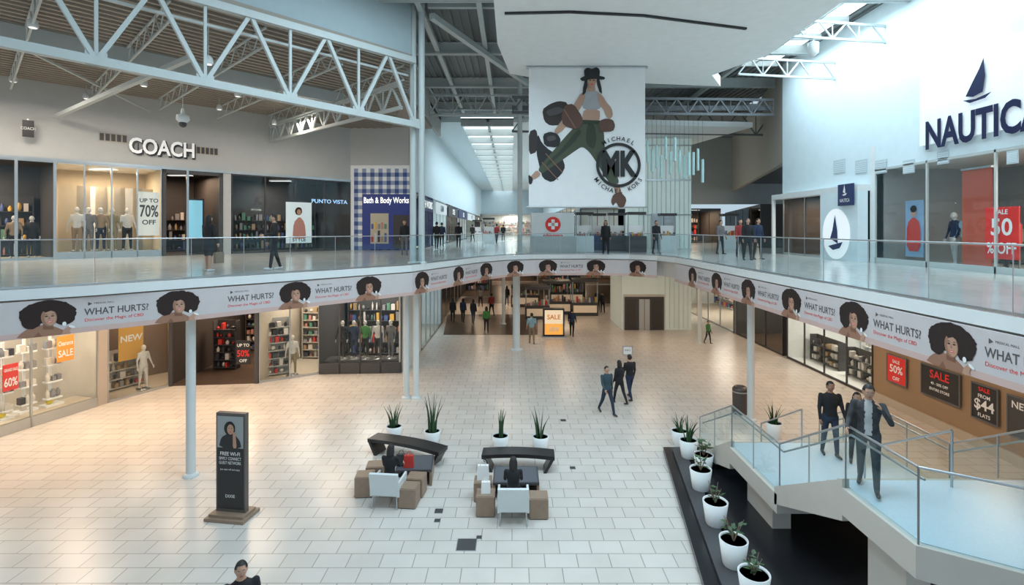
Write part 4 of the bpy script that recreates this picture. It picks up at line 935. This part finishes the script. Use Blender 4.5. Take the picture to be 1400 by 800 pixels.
    if not mann:
        vs=[];n=18
        for a in range(k_+1):
            ph=math.pi*a/k_
            for i in range(n):
                t=2*math.pi*i/n;zz=math.cos(ph);xx=math.sin(ph)*math.cos(t);yy=math.sin(ph)*math.sin(t)
                g=1.0+.02*math.sin(7*t+3*ph);vs.append(HL((xx*.052*g,.003+yy*.06*g,.006+zz*.069*g)))
        ff=[]
        for a in range(k_):
            for i in range(n):
                ph=math.pi*(a+.5)/k_;t=2*math.pi*(i+.5)/n;zz=math.cos(ph);yy=math.sin(ph)*math.sin(t)
                if zz>.62-.0*yy or (yy>-.15 and zz>-.05) or (yy>.3 and zz>-.55) or (yy>-.55 and zz>.3): ff.append((a*n+i,(a+1)*n+i,(a+1)*n+(i+1)%n,a*n+(i+1)%n))
        B.add(vs,ff,hair,True)
        if long:
            B.ell(HL((0,.04,-.05)),(.05*K,.028*K,.085*K),hair,12,8,Rh)
            for sd in(1,-1): B.ell(HL((sd*.044,.015,-.04)),(.015*K,.025*K,.07*K),hair,8,6,Rh)
    for sd in(1,-1):
        s_,el,wr_=arms[sd];d=(wr_-el).normalized();fw=Vector((0,-1,0));sx=Vector((sd,0,0))
        ac=(fw-d*fw.dot(d))
        ac=ac.normalized() if ac.length>.1 else Vector((0,0,1))
        nn=d.cross(ac).normalized()
        pin=nn if (nn.dot(-sx)>0) else -nn
        c=wr_+d*.028
        Rm=Matrix((ac,pin,d)).transposed()
        B.ell(c*K,(.023*K,.011*K,.034*K),skin,10,7,Rm)
        for i in range(4):
            b0=wr_+d*.05+ac*(.0165-.011*i);ln=(.034,.04,.037,.028)[i]
            k1=b0+(d*.93+pin*.3).normalized()*ln*.5;k2=k1+(d*.65+pin*.75).normalized()*ln*.5
            B.tube(b0*K,k1*K,.0052*K,skin,.0048*K,6);B.ell(k1*K,(.0048*K,)*3,skin,6,4);B.tube(k1*K,k2*K,.0048*K,skin,.0035*K,6);B.ell(k2*K,(.0036*K,)*3,skin,6,4)
        b0=wr_+d*.018+ac*.018;k1=b0+(d*.6+ac*.75+pin*.2).normalized()*.024;k2=k1+(d*.9+ac*.15+pin*.4).normalized()*.018
        B.tube(b0*K,k1*K,.0065*K,skin,.0055*K,6);B.tube(k1*K,k2*K,.0055*K,skin,.004*K,6);B.ell(k2*K,(.004*K,)*3,skin,6,4)
        if phone==sd: B.cbox((wr_+d*.055+pin*.018)*K,(.07,.01,.14),M_black,Rm)
        if bags and bags[0 if sd==1 else 1]:
            m=bags[0 if sd==1 else 1];hp_=(wr_+d*.075)*K
            B.tube(hp_,hp_+Vector((0,.06,-.16)),.006,m,n=5);B.tube(hp_,hp_+Vector((0,-.06,-.16)),.006,m,n=5)
            B.box(hp_.x-.05,hp_.y-.15,hp_.z-.5,hp_.x+.05,hp_.y+.15,hp_.z-.16,m)
    return B.done()
c_=lambda n,r,g,b:mat(n,(r,g,b),.8,var=.12,scale=12)
BLK=c_('cloth_black',.012,.012,.015);JE=c_('denim',.022,.035,.065);JG=c_('denim_grey',.05,.06,.07);TEAL=c_('cloth_teal',.03,.065,.085);CY=c_('cloth_light_blue',.25,.40,.47);WH=c_('cloth_white',.5,.5,.5);GRN=c_('cloth_green',.05,.2,.05);RD=c_('cloth_red',.3,.035,.035);TAN=c_('cloth_tan',.25,.18,.12);NV=c_('cloth_navy',.015,.028,.07);GY=c_('cloth_grey',.14,.14,.15);KH=c_('cloth_khaki',.2,.17,.1)
PATT=mat('jacket_camo',(.045,.045,.05),.8,var=.95,scale=9)
PI=math.pi
person('man_on_phone',5.88,8.45,ZL+.012,-.6,1.72,PATT,JG,M_skin,lh=(20,10),rh=(-14,10),la=(38,22,128),ra=(12,14,60),hy=10,hp=8,vox=.016,inner=WH,phone=1)
person('man_on_stairs',7.7,12.4,ZM+.012,-.2,1.78,BLK,JE,M_skin2,lh=(10,5),rh=(-6,8),vox=.02,la=(10,10,30))
person('woman_on_stairs',8.05,11.95,ZM+.012,-.5,1.66,BLK,BLK,M_skin,lh=(5,2),rh=(-4,6),long=True,fem=True,vox=.02,la=(20,10,60),bags=None)
def gp(px,py,**k): 
    p=G(px,py);return p.x,p.y
x,y=gp(830,566);person('walking_man',x,y,0,.35,1.74,TEAL,JE,lh=(24,8),rh=(-20,14),la=(-18,10,20),ra=(22,10,30),lean=-4,vox=.022)
x,y=gp(847,552);person('walking_woman',x,y,0,PI+.5,1.66,BLK,BLK,lh=(18,8),rh=(-16,12),long=True,fem=True,vox=.025)
x,y=gp(861,546);person('walking_man',x,y,0,PI+.3,1.76,BLK,NV,lh=(-16,14),rh=(18,5),vox=.025)
x,y=gp(727,470);person('walking_man',x,y,0,PI,1.78,CY,TAN,lh=(14,8),rh=(-12,12),la=(0,14,30),ra=(0,14,30),vox=.03,sleeve=False)
x,y=gp(782,460);person('walking_man',x,y,0,PI-.3,1.72,NV,BLK,lh=(12,8),rh=(-12,12),vox=.03)
x,y=gp(665,455);person('walking_woman',x,y,0,PI,1.68,GRN,BLK,lh=(14,8),rh=(-12,12),vox=.03,fem=True,long=True)
for px,py,t,pn in((647,443,BLK,JE),(633,441,NV,BLK),(619,441,BLK,BLK),(672,432,RD,BLK),(693,418,BLK,JE),(657,420,GY,BLK)):
    x,y=gp(px,py);person('walking_woman' if px%2 else 'walking_man',x,y,0,PI+rnd.uniform(-.4,.4),1.72,t,pn,lh=(14,8),rh=(-12,12),vox=.035,fem=bool(px%2),long=bool(px%2))
x,y=gp(968,470);person('walking_boy',x,y,0,.6,1.35,GRN,JE,lh=(14,8),rh=(-12,12),vox=.03,short=False)
for px,py in((817,425),(824,428)): x,y=gp(px,py);person('walking_man',x,y,0,PI,1.7,BLK,BLK,lh=(10,5),rh=(-10,8),vox=.035)
person('walking_man',-4.02,7.6,0,.5,1.76,BLK,JE,M_skin,lh=(15,8),rh=(-12,12),vox=.02,hp=-6)
person('seated_woman',-3.02,12.62,0,PI-.1,1.66,BLK,BLK,lh=(84,84),rh=(80,86),la=(35,6,45),ra=(35,6,45),sit=.47,long=True,fem=True,lean=6,hp=12,vox=.022)
person('seated_woman',.03,11.92,0,PI,1.66,BLK,NV,lh=(84,84),rh=(80,86),la=(35,6,45),ra=(35,6,45),sit=.47,long=True,fem=True,lean=4,hp=10,vox=.022)
def up_(px,py): p=G(px,py,UP);return p.x,p.y
x,y=up_(285,371);person('standing_woman',x,y,UP,PI-.3,1.72,BLK,BLK,long=True,fem=True,short=True,skirt=True,lh=(4,0),rh=(-4,4),vox=.02,bags=(None,TAN),shoes=SHW)
x,y=up_(375,369);person('standing_man',x,y,UP,-.9,1.74,BLK,BLK,lh=(12,4),rh=(-10,8),vox=.02,la=(20,10,60),shoes=SHW)
x,y=up_(553,349);person('walking_woman',x,y,UP,.2,1.72,BLK,GY,long=True,fem=True,lh=(10,4),rh=(-10,8),vox=.03)
for px,py,t in((597,341,BLK),(627,339,BLK),(604,338,NV),(679,333,RD),(664,331,GY),(688,330,BLK),(646,331,BLK)):
    x,y=up_(px,py);person('walking_man',x,y,UP,PI+rnd.uniform(-.5,.5),1.74,t,BLK,lh=(14,8),rh=(-12,12),vox=.035)
for px,py,t in((1012,352,RD),(1022,356,BLK),(1036,355,NV),(828,348,BLK),(985,348,GY),(897,347,BLK)):
    x,y=up_(px,py);person('standing_man' if px%2 else 'standing_woman',x,y,UP,rnd.uniform(-1,1),1.72,t,BLK,lh=(6,3),rh=(-6,6),vox=.03,fem=px%2==0,long=px%2==0)
MSKN=mat('mannequin_white',(.6,.58,.55),.4)
def mannequin(W,px,v,z,top,pants,sk_=MSKN,short=False,h=1.8):
    u=W.u(px);p=W.M@Vector((u,v,0));yaw=math.atan2(W.d.y,W.d.x)
    b=MB('mannequin_base');
    o=person('mannequin',p.x,p.y,z+.03,yaw+rnd.uniform(-.3,.3),h,top,pants,sk_,shoes=sk_,lh=(5,2),rh=(-4,4),la=(8,14,20),ra=(4,16,10),short=short,vox=.035,mann=True,fem=True)
    b.lathe([(.26,0),(.26,.025),(.03,.032)],(p.x,p.y,z),M_metal,16);bo=b.done();bo.parent=o;bo.matrix_parent_inverse=Matrix.Translation(o.location).inverted()
for px,t,pn in((108,WH,TAN),(124,GY,GY),(141,TAN,JE),(157,KH,KH),(178,WH,BLK)): mannequin(WU,px,.8,UP+.25,t,pn,h=2.0)
mannequin(WU,45,.9,UP+.03,BLK,BLK);mannequin(WU,20,.9,UP+.03,TAN,BLK)
mannequin(S2,207,.55,.03,WH,WH,short=True)
for px,t,pn in((462,BLK,BLK),(478,NV,JE),(494,GRN,BLK),(512,WH,BLK),(530,GY,GY)): mannequin(S5,px,.8,.5,t,pn)
v=MB('display_plinth',S5.M);v.box(.1,.3,.02,S5.L-.1,1.3,.5,M_char);v.done()
mannequin(S4,402,.4,.03,WH,KH)
for px,t,pn in((1265,NV,WH),(1280,CY,KH),(1330,NV,BLK),(1400,WH,NV)): mannequin(WR,px,1.0,UP+.03,t,pn)
# ---------------------------------------------------------------- lights
for x,y in((-13,15.5),(-12,19),(-9,18),(-7.5,21.5),(-15,17.5)): light('AREA',(x,y,4.3),130,WARM,1.2,1.2)
for x,y in((10.5,11),(11,15),(11,19.5),(11,24)): light('AREA',(x,y,4.3),100,WARM,1.2,1.2)
for x,y in((0,30),(4,36),(-2,42),(8,30),(3,50),(11,40)): light('AREA',(x,y,4.3),90,WARM,1.5,1.5)
for x,y in((-14,20),(-18,18),(-10,25),(-18,13)): light('AREA',(x,y,12),340,NEUT,1.5,1.5)
light('AREA',(4,9,13.1),1300,COOL,8,5,name='added_fill_light')  # added fill lamp below the cloud panel, out of view
light('AREA',(-2.2,12,14.6),900,COOL,2.5,8,name='added_void_light')  # lamp added under the dark deck to light the void, no fixture
light('AREA',(12,40,10.5),500,NEUT,3,8)
